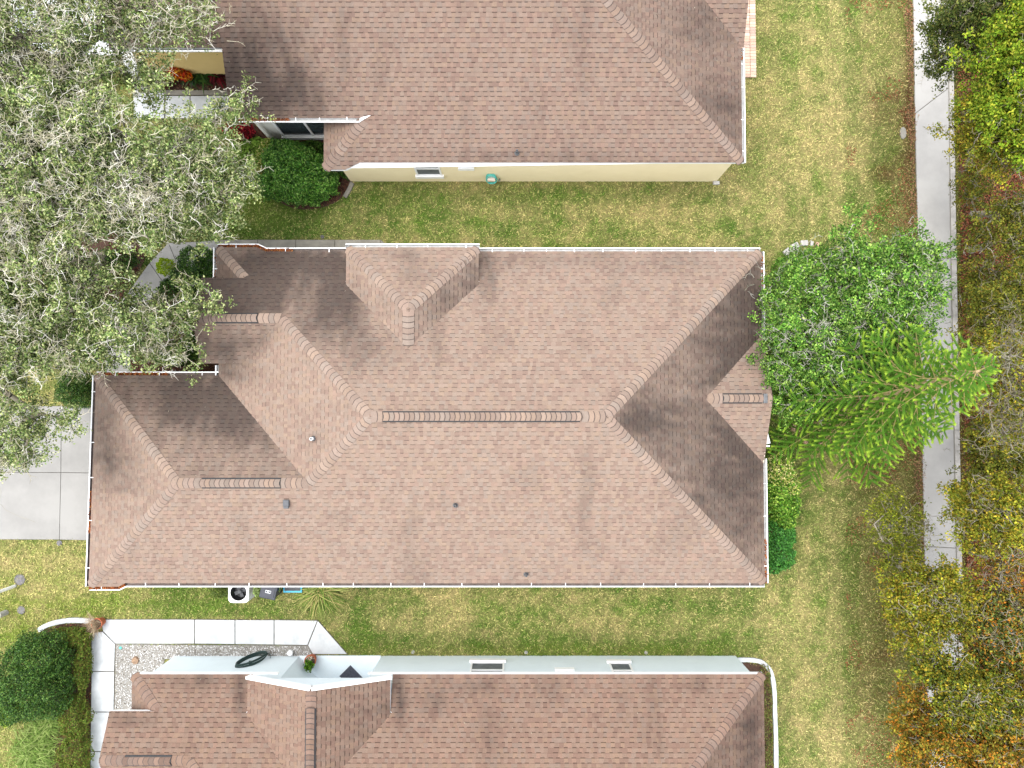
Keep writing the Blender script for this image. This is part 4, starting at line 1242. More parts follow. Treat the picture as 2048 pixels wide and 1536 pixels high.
def tree(name, label, cat, base, lobes, n_clusters, n_leaves, palette, leaf=(0.06, 0.035), twigs=2000, twig_len=0.4, twig_r=0.011,
         bark=None, twig_cols=None, cl_r=0.42, group=None, holes=(), trunk_r=0.22, weights=None, k=0.78, leaf_mat=None, shell=0.6, outer_mul=0.0,
         twig_up=0.5, trunk_pts=None, twig_lift=0.1, limb_r=0.012, bark_k=1.0, twig_k=0.66):
    """trunk, limbs grown to reach the foliage clumps, pale twigs and separate leaves"""
    bx, by = base
    root = empty(name, (bx, by, 0)); tag(root, label, cat, group)
    LW = lobes_world(lobes)
    vol = np.array([l[3] * l[4] for l in LW]); pr = vol / vol.sum()
    C = []
    tries = 0
    while len(C) < n_clusters and tries < 40000:
        tries += 1
        l = LW[RNG.choice(len(LW), p=pr)]
        v = RNG.normal(size=3); v /= np.linalg.norm(v)
        r = RNG.uniform(0, 1) ** (1 / 2.2)
        if RNG.uniform() < shell and v[2] < 0: v[2] = -v[2]
        p = np.array([l[0] + v[0] * r * l[3], l[1] + v[1] * r * l[4], l[2] + v[2] * r * l[5]])
        u_, v_ = pix(*p)
        if any(((u_ - h[0]) / h[2]) ** 2 + ((v_ - h[1]) / h[3]) ** 2 < 1 for h in holes): continue
        C.append(p)
    C = np.array(C)
    # trunk
    cen = C.mean(0)
    top = np.array([bx + (cen[0] - bx) * 0.35, by + (cen[1] - by) * 0.35, max(1.4, C[:, 2].min() * 0.62)])
    mid = np.array([bx + (top[0] - bx) * 0.35 + 0.08, by + (top[1] - by) * 0.35, top[2] * 0.5])
    nodes = [np.array([bx, by, -0.05]), mid, top]; par = [-1, 0, 1]
    order = np.argsort(np.linalg.norm(C - top, axis=1))
    dist = [np.linalg.norm(n - top) for n in nodes]
    for i in order:
        p = C[i]; NA = np.array(nodes[2:]); dn = np.linalg.norm(NA - p, axis=1)
        dt = np.linalg.norm(NA - top, axis=1)
        cost = dn + 0.28 * dt
        j = int(np.argmin(cost)) + 2
        q = nodes[j]; L = np.linalg.norm(p - q)
        if L > 0.9:
            m = int(L / 0.6)
            prev = j
            for t in range(1, m):
                f = t / m
                w = q + (p - q) * f + RNG.normal(size=3) * 0.07 + np.array([0, 0, 0.12 * math.sin(f * math.pi) * L * 0.3])
                nodes.append(w); par.append(prev); prev = len(nodes) - 1
            nodes.append(p); par.append(prev)
        else:
            nodes.append(p); par.append(j)
    cnt = np.ones(len(nodes))
    for i in range(len(nodes) - 1, 0, -1):
        if par[i] >= 0: cnt[par[i]] += cnt[i]
    rad = limb_r * cnt ** 0.5
    tot = rad[2] if len(rad) > 2 else 1
    P0 = []; P1 = []; r0 = []; r1 = []
    for i in range(3, len(nodes)):
        P0.append(nodes[par[i]]); P1.append(nodes[i]); r0.append(min(rad[par[i]], rad[i] * 1.25)); r1.append(rad[i])
    bark = np.array(bark if bark is not None else [lin(150, 140, 122)]) * 0.7 * bark_k
    bc = bark[RNG.choice(len(bark), len(P0))] * RNG.uniform(0.75, 1.15, len(P0))[:, None]
    tubes_mesh('limbs', P0, P1, r0, r1, M_BARKPALE, root, bc, 6)
    mb = MB()
    tp = [tuple(nodes[0]), tuple(nodes[0] * .75 + mid * .25), tuple(mid), tuple(mid * .5 + top * .5), tuple(top), tuple(top + np.array([0, 0, .25]))]
    rr = max(trunk_r, tot * 0.8)
    tr = mb.tube(tp, [rr * 1.5, rr * 1.12, rr, rr * .95, rr * .9, rr * .5], 10)
    o = mesh_obj('trunk', mb.v, mb.f, M_BARKPALE, root, True, cols=[tuple(bark[0])] * len(mb.v))
    # twigs: short crooked pale sticks leaving the clumps
    if twigs:
        tw_w = np.exp(RNG.normal(0, .9, len(C))) * (0.35 + (C[:, 2] - C[:, 2].min()) / (np.ptp(C[:, 2]) + .01))
        ci = RNG.choice(len(C), twigs, p=tw_w / tw_w.sum())
        st = C[ci] + RNG.normal(size=(twigs, 3)) * cl_r * np.array([0.7, 0.7, 0.45]) + np.array([0, 0, twig_lift])
        d = RNG.normal(size=(twigs, 3)); out = st - np.array([top[0], top[1], top[2] - 1]); out /= np.linalg.norm(out, axis=1)[:, None]
        d = d * 0.7 + out * 0.75; d[:, 2] = d[:, 2] * 0.45 + twig_up * 0.5
        d /= np.linalg.norm(d, axis=1)[:, None]
        TL = twig_len * RNG.uniform(0.5, 1.5, twigs)
        A = []; B = []; RA = []; RB = []; cc = []
        tc = np.array(twig_cols if twig_cols is not None else [lin(205, 196, 172), lin(186, 176, 150), lin(220, 214, 196)]) * twig_k
        col = tc[RNG.choice(len(tc), twigs)] * RNG.uniform(0.8, 1.1, twigs)[:, None]
        p = st; dd = d
        nseg = 5
        for s_ in range(nseg):
            q = p + dd * (TL / nseg)[:, None]
            A.append(p); B.append(q); RA.append(np.full(twigs, twig_r * (1 - 0.16 * s_))); RB.append(np.full(twigs, twig_r * (1 - 0.16 * (s_ + 1)))); cc.append(col)
            if s_ < nseg - 1:   # side shoot
                sd_ = dd + RNG.normal(size=(twigs, 3)) * 0.8; sd_ /= np.linalg.norm(sd_, axis=1)[:, None]
                A.append(q); B.append(q + sd_ * (TL * 0.26)[:, None]); RA.append(np.full(twigs, twig_r * .7)); RB.append(np.full(twigs, twig_r * .35)); cc.append(col)
            dd = dd + RNG.normal(size=(twigs, 3)) * 0.5; dd[:, 2] *= 0.8; dd /= np.linalg.norm(dd, axis=1)[:, None]
            p = q
        tw_o = tubes_mesh('twigs', np.concatenate(A), np.concatenate(B), np.concatenate(RA), np.concatenate(RB), M_BARKPALE, root, np.concatenate(cc), 3)
        tag(tw_o, kind='stuff')
    if n_leaves:
        ci = RNG.choice(len(C), n_leaves)
        # leaves gather in small sprays inside each clump
        ns = 9
        spray = C[:, None, :] + RNG.normal(size=(len(C), ns, 3)) * cl_r * np.array([0.75, 0.75, 0.5])
        si = RNG.integers(0, ns, n_leaves)
        cenL = spray[ci, si] + RNG.normal(size=(n_leaves, 3)) * cl_r * np.array([0.22, 0.22, 0.16])
        cl_mul = RNG.uniform(0.62, 1.25, (len(C), ns))[ci, si]
        cl_mul = cl_mul * RNG.uniform(0.72, 1.2, len(C))[ci]
        lf = leaf_mesh('crown', cenL, leaf[0], leaf[1], palette, leaf_mat or M_LEAF, root, upness=0.45, k=k, weights=weights, mul=cl_mul)
    return root

OAK_PAL = [lin(126, 142, 84), lin(104, 124, 68), lin(150, 160, 106), lin(82, 102, 54), lin(166, 170, 122), lin(122, 128, 72), lin(70, 90, 46)]
OAK_TW = [lin(226, 220, 200), lin(208, 200, 174), lin(238, 234, 220), lin(190, 182, 154)]
OAK_BK = [lin(158, 148, 130), lin(132, 124, 106), lin(182, 172, 152)]
tree('live_oak', 'wide live oak with pale lichened twigs left of the entry, trunk in dark mulch', 'tree', W(205, 528),
     [(80, 470, 6.0, 150, 100, 1.1), (220, 430, 5.8, 150, 85, 1.0), (330, 420, 5.2, 130, 70, 0.9), (60, 610, 5.8, 130, 110, 1.1), (170, 590, 5.0, 120, 70, 0.9), (215, 670, 5.0, 120, 70, 0.9), (330, 660, 4.2, 75, 72, 0.8),
      (330, 600, 4.4, 90, 50, 0.7), (405, 605, 4.2, 24, 22, .3), (90, 700, 5.0, 130, 70, 0.9), (10, 730, 5.2, 90, 80, 0.9), (-60, 560, 6, 120, 160, 1.2), (50, 855, 4.6, 85, 32, 0.45), (55, 905, 4.6, 55, 25, .4), (10, 925, 4.6, 30, 26, 0.35), (120, 845, 4.6, 40, 18, .3), (420, 440, 4.9, 50, 40, .5)],
     360, 112000, OAK_PAL, (0.088, 0.048), 3000, 0.52, 0.0092, OAK_BK, OAK_TW, 0.40, 'live oaks at the left',
     holes=[(215, 495, 60, 34), (325, 515, 42, 28), (300, 572, 40, 26), (135, 672, 36, 22), (385, 530, 50, 34), (235, 722, 26, 30), (150, 790, 50, 36), (60, 770, 40, 16), (320, 742, 70, 24), (120, 900, 30, 12)], trunk_r=0.36, limb_r=0.0165, k=1.1, twig_k=.76)
tree('live_oak', 'live oak whose grey twiggy crown spreads before the croton bed and white walk', 'tree', W(300, 330),
     [(90, 250, 6.6, 150, 90, 1.1), (40, 350, 6.3, 120, 70, 1.0), (250, 290, 6.2, 140, 80, 1.1), (390, 320, 5.7, 100, 60, 0.9), (300, 380, 5.7, 150, 50, 0.9), (160, 380, 6, 120, 50, 0.9), (440, 380, 5.2, 45, 40, 0.6), (300, 160, 5.6, 80, 36, 0.7), (160, 165, 6.2, 120, 40, 0.8), (30, 160, 6.4, 60, 50, .9), (470, 215, 5.0, 26, 22, .4), (420, 255, 5.2, 60, 24, .6), (480, 350, 5, 22, 34, .4), (-60, 280, 6.5, 120, 140, 1.2)],
     370, 112000, OAK_PAL, (0.088, 0.048), 3200, 0.54, 0.0092, OAK_BK, OAK_TW, 0.40, 'live oaks at the left',
     holes=[(218, 275, 18, 34), (295, 218, 46, 20), (400, 212, 54, 26), (378, 150, 50, 34), (300, 120, 22, 16), (480, 280, 30, 34)], trunk_r=0.30, limb_r=0.0165, k=1.1, twig_k=.76)
tree('live_oak', 'thin live oak crown over the white driveway in the top left corner', 'tree', W(140, 205),
     [(50, 60, 7.2, 120, 60, 1.0), (150, 50, 7.0, 90, 60, 1.0), (230, 30, 6.8, 80, 40, 0.9), (330, 45, 6.4, 90, 46, 0.9), (410, 30, 6.0, 36, 36, 0.6), (260, 82, 6.2, 80, 26, 0.6), (-60, 30, 7.4, 110, 90, 1.1), (150, -60, 7, 220, 60, 1)],
     230, 36000, OAK_PAL, (0.08, 0.044), 1700, 0.46, 0.0092, OAK_BK, OAK_TW, 0.38, 'live oaks at the left',
     holes=[(20, 100, 50, 26), (215, 60, 14, 40), (120, 90, 60, 14)], trunk_r=0.24, limb_r=0.016, k=1.1, twig_k=.76)

# green tree right of the middle house
GR_PAL = [lin(106, 150, 52), lin(86, 130, 44), lin(134, 170, 70), lin(62, 102, 36), lin(148, 176, 86), lin(98, 132, 58), lin(54, 88, 34)]
tree('broadleaf_tree', 'bushy bright green tree with grey twigs beside the right gutter', 'tree', W(1612, 690),
     [(1610, 560, 3.4, 80, 60, 0.8), (1700, 560, 4.2, 110, 80, 1.0), (1780, 560, 4.4, 90, 80, 0.9), (1640, 650, 4.2, 110, 80, 1.0), (1760, 650, 4.6, 110, 70, 1.0), (1580, 690, 3.4, 60, 60, .7), (1590, 745, 3.3, 70, 40, .7), (1690, 720, 4.2, 100, 60, .9), (1700, 470, 3.8, 30, 26, .4), (1850, 500, 4.0, 34, 26, .4), (1830, 590, 4.2, 50, 60, .6), (1790, 500, 4.0, 50, 36, .5), (1550, 600, 3.0, 26, 50, .5), (1530, 655, 3.6, 20, 12, .2), (1540, 740, 3.4, 26, 16, .25), (1600, 800, 3.0, 60, 24, .5)],
     330, 92000, GR_PAL, (0.09, 0.05), 1200, 0.42, 0.010, [lin(170, 164, 150)], [lin(206, 204, 190), lin(180, 176, 160), lin(150, 150, 130)], 0.36, None, k=0.92,
     holes=[(1545, 540, 30, 26), (1900, 600, 30, 100)], trunk_r=0.14, twig_lift=0.05)

# woods along the right edge
YG = [lin(134, 142, 38), lin(112, 124, 33), lin(162, 158, 49), lin(94, 106, 32), lin(176, 154, 46), lin(126, 112, 35)]
OL = [lin(116, 124, 41), lin(96, 106, 35), lin(140, 140, 51), lin(80, 92, 32), lin(146, 128, 46), lin(104, 110, 38)]
BG = [lin(128, 156, 35), lin(108, 138, 32), lin(152, 170, 49), lin(86, 114, 28), lin(164, 166, 52)]
OR = [lin(134, 116, 38), lin(110, 106, 35), lin(166, 124, 40), lin(150, 142, 48), lin(186, 120, 38), lin(92, 90, 32)]
DG = [lin(92, 108, 46), lin(74, 92, 38), lin(114, 124, 59), lin(60, 76, 32), lin(128, 128, 62)]
WTW = [lin(206, 198, 178), lin(184, 174, 150), lin(160, 148, 122)]
G = 'trees of the wood along the right edge'
def wood(label, base, lobes, nc, nl, pal, tw=500, leaf=(0.095, 0.055), **kw):
    tw = int(tw * .55); nl = int(nl * 1.35); kw.setdefault('twig_r', 0.0085); kw.setdefault('twig_len', 0.5); kw.setdefault('cl_r', 0.36); kw.setdefault('twig_k', 0.42); kw.setdefault('trunk_r', 0.12)
    return tree('wood_tree', label, 'tree', W(*base), lobes, nc, nl, pal, leaf, tw, bark=[lin(160, 152, 136), lin(128, 118, 100)], twig_cols=WTW, group=G, k=0.76, **kw)
wood('grey-green tree arching over the top end of the sidewalk', (1940, 130), [(1900, 30, 5.0, 50, 46, .8), (1868, 90, 4.6, 24, 34, .4), (1960, 20, 6, 70, 50, .9), (1893, 125, 4.5, 14, 24, .3), (1940, 80, 5, 36, 50, .7)], 90, 15000, DG, 450, (0.085, 0.048))
wood('bright lime green tree crown in the top right corner', (1940, 240), [(2000, 110, 6.5, 62, 90, 1.0), (2030, 60, 6.5, 50, 60, .9), (1995, 200, 6.0, 60, 70, .9), (2040, 260, 6, 50, 80, .9), (2090, 150, 6.5, 60, 140, 1)], 120, 27000, BG, 250, holes=[(1955, 160, 14, 30)])
wood('yellow-olive tree leaning over the sidewalk below the lime green crown', (1940, 300), [(1950, 230, 5, 40, 32, .7), (1980, 280, 5.2, 56, 32, .7), (1908, 258, 4.4, 24, 9, .2), (1945, 290, 4.6, 30, 24, .5), (2010, 330, 5, 46, 26, .6)], 66, 10500, YG, 350, (0.085, 0.048))
wood('low olive thicket tree beside the brown litter', (1945, 430), [(2015, 425, 3.0, 46, 40, .5), (1960, 480, 2.6, 34, 40, .5), (2040, 500, 3, 40, 50, .5)], 46, 7600, OL, 130, (0.085, 0.045))
wood('olive tree with loose crown right of the bushy green tree', (1940, 620), [(1965, 620, 4.0, 36, 38, .7), (2010, 650, 4.2, 50, 44, .7), (1960, 690, 4, 30, 28, .6), (2050, 590, 4, 30, 50, .6)], 70, 13000, OL, 200, (0.085, 0.045))
wood('bare white-branched tree with few yellow leaves beside the pine tip', (1940, 800), [(1960, 760, 6.0, 54, 66, .9), (2010, 720, 6.4, 60, 60, .9), (2010, 820, 6.2, 60, 60, .9), (1990, 870, 5.4, 50, 36, .7), (2060, 780, 6.5, 50, 110, .9)], 95, 7000, YG, 900, (0.08, 0.045), twig_len=0.75, limb_r=0.013, bark_k=1.0)
wood('dark olive undergrowth tree below the bare branches', (1940, 900), [(1975, 870, 3.4, 30, 34, .6), (2005, 930, 3.4, 50, 36, .6), (1955, 935, 3.2, 14, 30, .4), (2030, 860, 3.2, 30, 50, .5)], 66, 11500, OL, 200, (0.085, 0.045))
wood('yellow-green tree reaching over the middle of the sidewalk', (1940, 990), [(1935, 1010, 5.0, 30, 34, .6), (1980, 1010, 5.6, 56, 40, .8), (1990, 1050, 5.4, 44, 30, .6), (1885, 965, 4.6, 10, 8, .2), (1935, 1062, 4.8, 24, 18, .4), (1965, 1070, 5, 36, 26, .5)], 84, 15500, YG, 350, (0.09, 0.05))
wood('sparse tree with bare white sticks and orange leaves at the right border', (1940, 1100), [(2010, 1120, 5.0, 46, 44, .7), (1985, 1160, 4.6, 34, 28, .5), (2040, 1070, 5, 40, 40, .6), (2040, 1200, 5, 30, 50, .6)], 70, 5600, OR, 420, (0.085, 0.045), twig_len=0.7, limb_r=0.012)
wood('golden-green tree standing over the lawn edge and covering the sidewalk', (1800, 1130), [(1830, 1160, 4.6, 40, 26, .6), (1885, 1170, 5.0, 40, 26, .6), (1825, 1205, 4.6, 44, 36, .6), (1890, 1235, 4.6, 40, 26, .5), (1835, 1265, 4.6, 52, 32, .6), (1905, 1190, 4.8, 34, 24, .5)], 96, 17500, YG, 350, (0.09, 0.05), holes=[(1882, 1300, 30, 30), (1862, 1195, 14, 14), (1880, 1110, 26, 14)])
wood('thin olive tree whose leaves hang over the lawn, nearest to the long lawn', (1760, 1050), [(1775, 1020, 3.2, 40, 40, .4), (1805, 1060, 3.4, 34, 40, .4), (1780, 1110, 3.2, 40, 30, .4)], 34, 3400, YG[:4] + OL[:2], 160, (0.085, 0.045))
wood('dark green tree with orange sprays right of the covered sidewalk', (1940, 1240), [(1985, 1230, 4.8, 40, 50, .8), (2025, 1260, 5, 36, 50, .7), (1970, 1300, 4.6, 40, 34, .6), (2035, 1330, 4.6, 36, 44, .6)], 80, 14000, DG + OR[2:5], 350, (0.09, 0.05))
wood('mixed green tree over the lower end of the sidewalk', (1840, 1320), [(1905, 1355, 5.0, 46, 40, .7), (1935, 1400, 5.2, 50, 40, .7), (1862, 1335, 4.6, 28, 28, .5), (1995, 1400, 5.4, 46, 44, .7)], 84, 15500, YG + DG[:2], 320, (0.09, 0.05), holes=[(1866, 1380, 24, 20)])
wood('orange-olive tree filling the bottom right corner', (1820, 1400), [(1845, 1430, 4.6, 50, 36, .6), (1905, 1475, 5.0, 66, 44, .7), (1995, 1480, 5.4, 66, 54, .9), (1830, 1505, 4.6, 52, 40, .6), (1930, 1545, 5, 100, 44, .8), (2040, 1420, 5.4, 40, 54, .7)], 140, 26000, OR, 550, (0.09, 0.05), holes=[(1870, 1455, 20, 14), (1872, 1515, 16, 26)])
wood('low brownish thicket along the wood edge above the bare tree', (1940, 500), [(1945, 380, 1.6, 18, 50, .3), (1960, 560, 1.6, 24, 44, .3), (2010, 560, 2.0, 36, 26, .3)], 40, 5600, OL, 130, (0.08, 0.042), limb_r=0.009)

# ------------------------------------------------------------------ the leaning conifer with feathery tiers
def conifer():
    b = W(1626, 846)
    h = 9.3
    tip = W(1958, 742, h)
    root = empty('norfolk_pine', (b[0], b[1], 0))
    tag(root, 'tall conifer with feathery lime-tipped tiers leaning over the sidewalk', 'tree')
    def axis(t):
        bow = math.sin(t * math.pi) * 0.15
        return np.array([b[0] + (tip[0] - b[0]) * t ** 1.1, b[1] + (tip[1] - b[1]) * t + bow, h * t])
    mb = MB(); pts = [axis(i / 12) for i in range(13)]
    mb.tube(pts, [0.15 * (1 - i / 13) + 0.02 for i in range(13)], 8)
    mesh_obj('trunk', mb.v, mb.f, M_BARKPALE, root, True, cols=[lin(160, 140, 104, .7)] * len(mb.v))
    A = []; B = []; RA = []; RB = []; TI = []
    LC = []; LD = []; LM = []; LL = []
    tiers = 15
    for t in range(tiers):
        f = 0.15 + 0.84 * (t / (tiers - 1)) ** 0.95
        c = axis(f)
        Lb = 2.85 * (1 - f) ** 0.70 * (0.9 if t < 2 else 1) + 0.30
        nb = 7 if f < 0.9 else 5
        ph = random.random() * 6.28
        for i in range(nb):
            a = ph + 2 * math.pi * i / nb + random.uniform(-.15, .15)
            L = Lb * random.uniform(.82, 1.12)
            dirv = np.array([math.cos(a), math.sin(a), 0.0])
            side = np.array([-dirv[1], dirv[0], 0])
            ns = max(4, int(L / 0.24))
            P = []
            for s in range(ns + 1):
                q = s / ns
                P.append(c + dirv * L * q + np.array([0, 0, 0.16 * L * q - 0.30 * L * q * q + (0.18 * L * max(0, q - .6) ** 1.5 * 2)]))
            for s in range(ns):
                A.append(P[s]); B.append(P[s + 1]); r = 0.015 * (1 - s / ns) + 0.004; TI.append(t); RA.append(r); RB.append(r * .9)
            # side branchlets sweep forward and droop, thick with needles
            for s in range(max(1, int(ns * 0.22)), ns + 1):
                q = s / ns
                for sg in (-1, 1):
                    if random.random() < .12: continue
                    bl = (0.20 + 0.50 * min(1, L / 2.2) * math.sin(math.pi * min(1, q * 0.70 + 0.12))) * random.uniform(.75, 1.25)
                    if s == ns: bl *= 0.7
                    dv = side * sg * random.uniform(.6, .95) + dirv * random.uniform(.5, .9) + np.array([0, 0, random.uniform(-.35, .05)])
                    dv /= np.linalg.norm(dv)
                    m = max(5, int(bl / 0.015))
                    for k in range(m):
                        w = k / m
                        p = P[s] + dv * bl * w + np.array([0, 0, -0.10 * bl * w + 0.22 * bl * w * w])
                        sv = np.cross(dv, [0, 0, 1.0]); sv /= np.linalg.norm(sv)
                        for g in (-1, 1):
                            nd = sv * g * 0.62 + dv * 0.80 + np.array([0, 0, 0.35])
                            LC.append(p + nd * 0.026); LD.append(nd); LM.append(max(0.0, (w - .5) / .5) ** 1.4 * (0.45 + 0.55 * q) * (0.65 + 0.45 * f)); LL.append(1)
    cc = np.tile(np.array(lin(150, 138, 84, .6)), (len(A), 1))
    T = np.array(TI)
    for t in range(tiers):
        mk = np.where(T == t)[0]
        tubes_mesh('branch_whorl', np.array(A)[mk], np.array(B)[mk], np.array(RA)[mk], np.array(RB)[mk], M_BARKPALE, root, cc[mk], 4)
    LC = np.array(LC); LD = np.array(LD); LM = np.clip(np.array(LM), 0, 1)
    N = len(LC)
    d = LD / np.linalg.norm(LD, axis=1)[:, None] + 0.12 * RNG.normal(size=(N, 3)); d /= np.linalg.norm(d, axis=1)[:, None]
    up = np.tile([0, 0, 1.0], (N, 1)); s = np.cross(d, up); s /= np.linalg.norm(s, axis=1)[:, None]
    L = 0.072 * RNG.uniform(.7, 1.3, N)[:, None]; w = 0.019
    V = np.stack([LC - d * L * .45 + s * w * .5, LC - d * L * .45 - s * w * .5, LC + d * L * .55], 1)
    lo = np.array(lin(74, 114, 28)); hi = np.array(lin(164, 190, 58))
    c = (lo * (1 - LM[:, None]) + hi * LM[:, None]) * 0.70 * RNG.uniform(.85, 1.15, N)[:, None]
    Fq = np.arange(N * 3).reshape(N, 3)
    np_mesh('needles', V.reshape(-1, 3), Fq, M_LEAF, root, cols=np.repeat(c, 3, 0))
conifer()

# ------------------------------------------------------------------ shrubs
def shrub(name, label, cat, base, lobes, n, palette, leaf=(0.06, 0.035), mat=None, k=0.8, weights=None, group=None, up=0.4, stems=5, jit=.2, dens_top=True, shellr=0.12):
    """leafy bush: stems and leaves set through an outer shell of its lobes"""
    bx, by = W(*base)
    root = empty(name, (bx, by, 0)); tag(root, label, cat, group)
    LW = lobes_world(lobes); vol = np.array([l[3] * l[4] + l[3] * l[5] for l in LW]); pr = vol / vol.sum()
    li = RNG.choice(len(LW), n, p=pr); A = np.array(LW)[li]
    v = RNG.normal(size=(n, 3)); v /= np.linalg.norm(v, axis=1)[:, None]
    v[:, 2] = np.where((v[:, 2] < 0) & (RNG.uniform(size=n) < .7), -v[:, 2], v[:, 2])
    bumps = 1 + 0.22 * (vnoise(v[:, 0] * 4 + A[:, 0] * 3, v[:, 1] * 4 + A[:, 1] * 3, 4) - .5) * 2 + 0.12 * (vnoise(v[:, 0] * 9 + A[:, 0], v[:, 1] * 9 + v[:, 2] * 7, 14) - .5) * 2 + (RNG.uniform(size=n) < .02) * RNG.uniform(0, .16, n)
    r = (1 - np.abs(RNG.normal(size=n)) * shellr) * bumps
    cen = A[:, :3] + v * r[:, None] * A[:, 3:6]
    cen[:, 2] = np.maximum(cen[:, 2], 0.03)
    mul = 0.82 + 0.36 * vnoise(cen[:, 0] * 6, cen[:, 1] * 6 + cen[:, 2] * 5, 8)
    leaf_mesh('foliage', cen, leaf[0], leaf[1], palette, mat or M_LEAFGLOSS, root, upness=up, k=k, weights=weights, jit=jit, mul=mul, z_floor=0.02)
    P0 = []; P1 = []; R0 = []; R1 = []
    for l in LW:
        for i in range(stems):
            a = random.uniform(0, 6.28); q = random.uniform(.2, .75)
            e = np.array([l[0] + math.cos(a) * l[3] * q, l[1] + math.sin(a) * l[4] * q, max(0.1, l[2] + l[5] * .4)])
            m = np.array([(bx + e[0]) / 2, (by + e[1]) / 2, e[2] * .62])
            P0 += [np.array([bx, by, -0.02]), m]; P1 += [m, e]; R0 += [.02, .013]; R1 += [.013, .006]
    tubes_mesh('stems', P0, P1, R0, R1, M_BARKPALE, root, np.tile(lin(110, 92, 70, .6), (len(P0), 1)), 5)
    return root
GLOSS = [lin(76, 126, 38), lin(56, 104, 33), lin(104, 154, 56), lin(42, 80, 27), lin(136, 172, 83)]
DKG = [lin(60, 98, 32), lin(46, 80, 28), lin(80, 118, 43), lin(34, 62, 22), lin(104, 134, 57)]
YLW = [lin(206, 204, 120), lin(186, 190, 96), lin(222, 214, 150), lin(140, 160, 62)]
LIME = [lin(170, 196, 41), lin(146, 180, 35), lin(190, 208, 64)]
RED = [lin(150, 34, 44), lin(112, 22, 34), lin(184, 50, 58), lin(80, 18, 28)]
SGREEN = [lin(96, 146, 40), lin(76, 122, 33), lin(124, 166, 56), lin(56, 96, 28)]
shrub('glossy_bush', 'large glossy green rounded bush at the corner of the upper house', 'bush', (610, 360), [(600, 350, 0.75, 70, 56, .75), (575, 318, .8, 50, 36, .7), (630, 370, .6, 44, 40, .6), (560, 370, .6, 44, 36, .6)], 30000, GLOSS, (0.075, 0.042))
shrub('variegated_shrub', 'yellow variegated shrub on the left flank of the glossy bush', 'bush', (528, 335), [(525, 330, .35, 18, 32, .35), (545, 295, .4, 20, 16, .35), (518, 345, .3, 12, 16, .3)], 3600, YLW + SGREEN[:2], (0.07, 0.04), M_LEAF)
shrub('red_shrub', 'dark red leafy shrub under the oak twigs beside the white wall', 'bush', (490, 262), [(485, 262, .5, 24, 18, .4), (462, 256, .4, 16, 14, .3)], 1900, RED, (0.10, 0.05), M_LEAF)
shrub('groundcover_shrub', 'light green spreading shrub below the red shrub', 'bush', (500, 300), [(498, 305, .25, 26, 30, .25), (480, 290, .25, 20, 20, .22), (520, 288, .3, 18, 12, .25)], 3000, [lin(120, 156, 56), lin(98, 136, 48), lin(150, 176, 78)], (0.08, 0.045), M_LEAF)
shrub('fern_shrub', 'dark green fern shrub behind the glossy bush under the wide window', 'bush', (630, 300), [(625, 295, .3, 30, 14, .3), (650, 325, .3, 16, 24, .3), (690, 345, .3, 14, 12, .25)], 2600, DKG, (0.09, 0.03), M_LEAF)
shrub('round_bush', 'big round dark green bush beside the white walk at lower left', 'bush', (90, 1340), [(68, 1350, 1.0, 80, 82, 1.05), (92, 1312, .9, 56, 48, .9), (30, 1395, .8, 46, 46, .8), (110, 1380, .8, 40, 44, .8)], 36000, DKG, (0.06, 0.036))
shrub('square_hedge', 'clipped dark green hedge block at the left garage corner', 'hedge', (170, 782), [(150, 780, .8, 34, 34, .55), (160, 760, .8, 30, 24, .5), (140, 790, .6, 24, 20, .5), (175, 790, .6, 22, 24, .6)], 12000, DKG, (0.05, 0.028))
shrub('entry_bush', 'dark green bush at the upper left corner of the middle house roof', 'bush', (420, 540), [(400, 525, .9, 44, 30, .6), (420, 550, .9, 36, 40, .6), (375, 560, .7, 32, 30, .5), (345, 580, .5, 26, 24, .4), (400, 590, .8, 30, 30, .5)], 16000, DKG, (0.065, 0.04))
shrub('lime_bush', 'small lime yellow bush beside the bent walkway', 'bush', (336, 536), [(332, 534, .45, 18, 17, .35)], 2600, LIME, (0.05, 0.03), M_LEAF)
shrub('shade_bush', 'dark bush in the mulch below the gable of the entry', 'bush', (370, 710), [(350, 712, .5, 46, 22, .4), (385, 690, .5, 24, 24, .35)], 5000, DKG, (0.07, 0.04))
shrub('shade_bush', 'deep green bush in the shade under the oak beside the mulch ring', 'bush', (240, 540), [(245, 520, .5, 36, 22, .4), (150, 660, .4, 40, 20, .3), (60, 640, .5, 40, 26, .35)], 6000, DKG, (0.07, 0.04))
shrub('flowering_shrub', 'tall shrub with cream yellow tops against the right gutter', 'bush', (1545, 950), [(1555, 940, 1.0, 30, 30, .7), (1570, 975, 1.0, 28, 32, .7)], 4200, YLW[:3] + SGREEN[:3], (0.085, 0.05), M_LEAF)
shrub('leafy_shrub', 'bright green shrub in the middle of the right house bed', 'bush', (1550, 1010), [(1565, 1005, 1.0, 34, 34, .7), (1550, 990, 1.0, 26, 30, .7), (1565, 1040, .8, 26, 24, .5)], 6500, SGREEN + [lin(160, 190, 80)], (0.10, 0.055))
shrub('leafy_shrub', 'deeper green shrub at the lower end of the right house bed', 'bush', (1545, 1090), [(1555, 1070, .8, 36, 30, .6), (1555, 1105, .8, 32, 32, .6), (1545, 1125, .6, 26, 20, .5)], 7000, [lin(64, 124, 46), lin(48, 100, 40), lin(88, 148, 60)], (0.09, 0.045))
shrub('small_hedge', 'small clipped hedge against the lower eave beside the white unit', 'hedge', (445, 1182), [(442, 1181, .4, 18, 13, .35), (456, 1180, .4, 14, 12, .35)], 3200, [lin(92, 112, 44), lin(74, 94, 38), lin(116, 130, 58)], (0.045, 0.025))
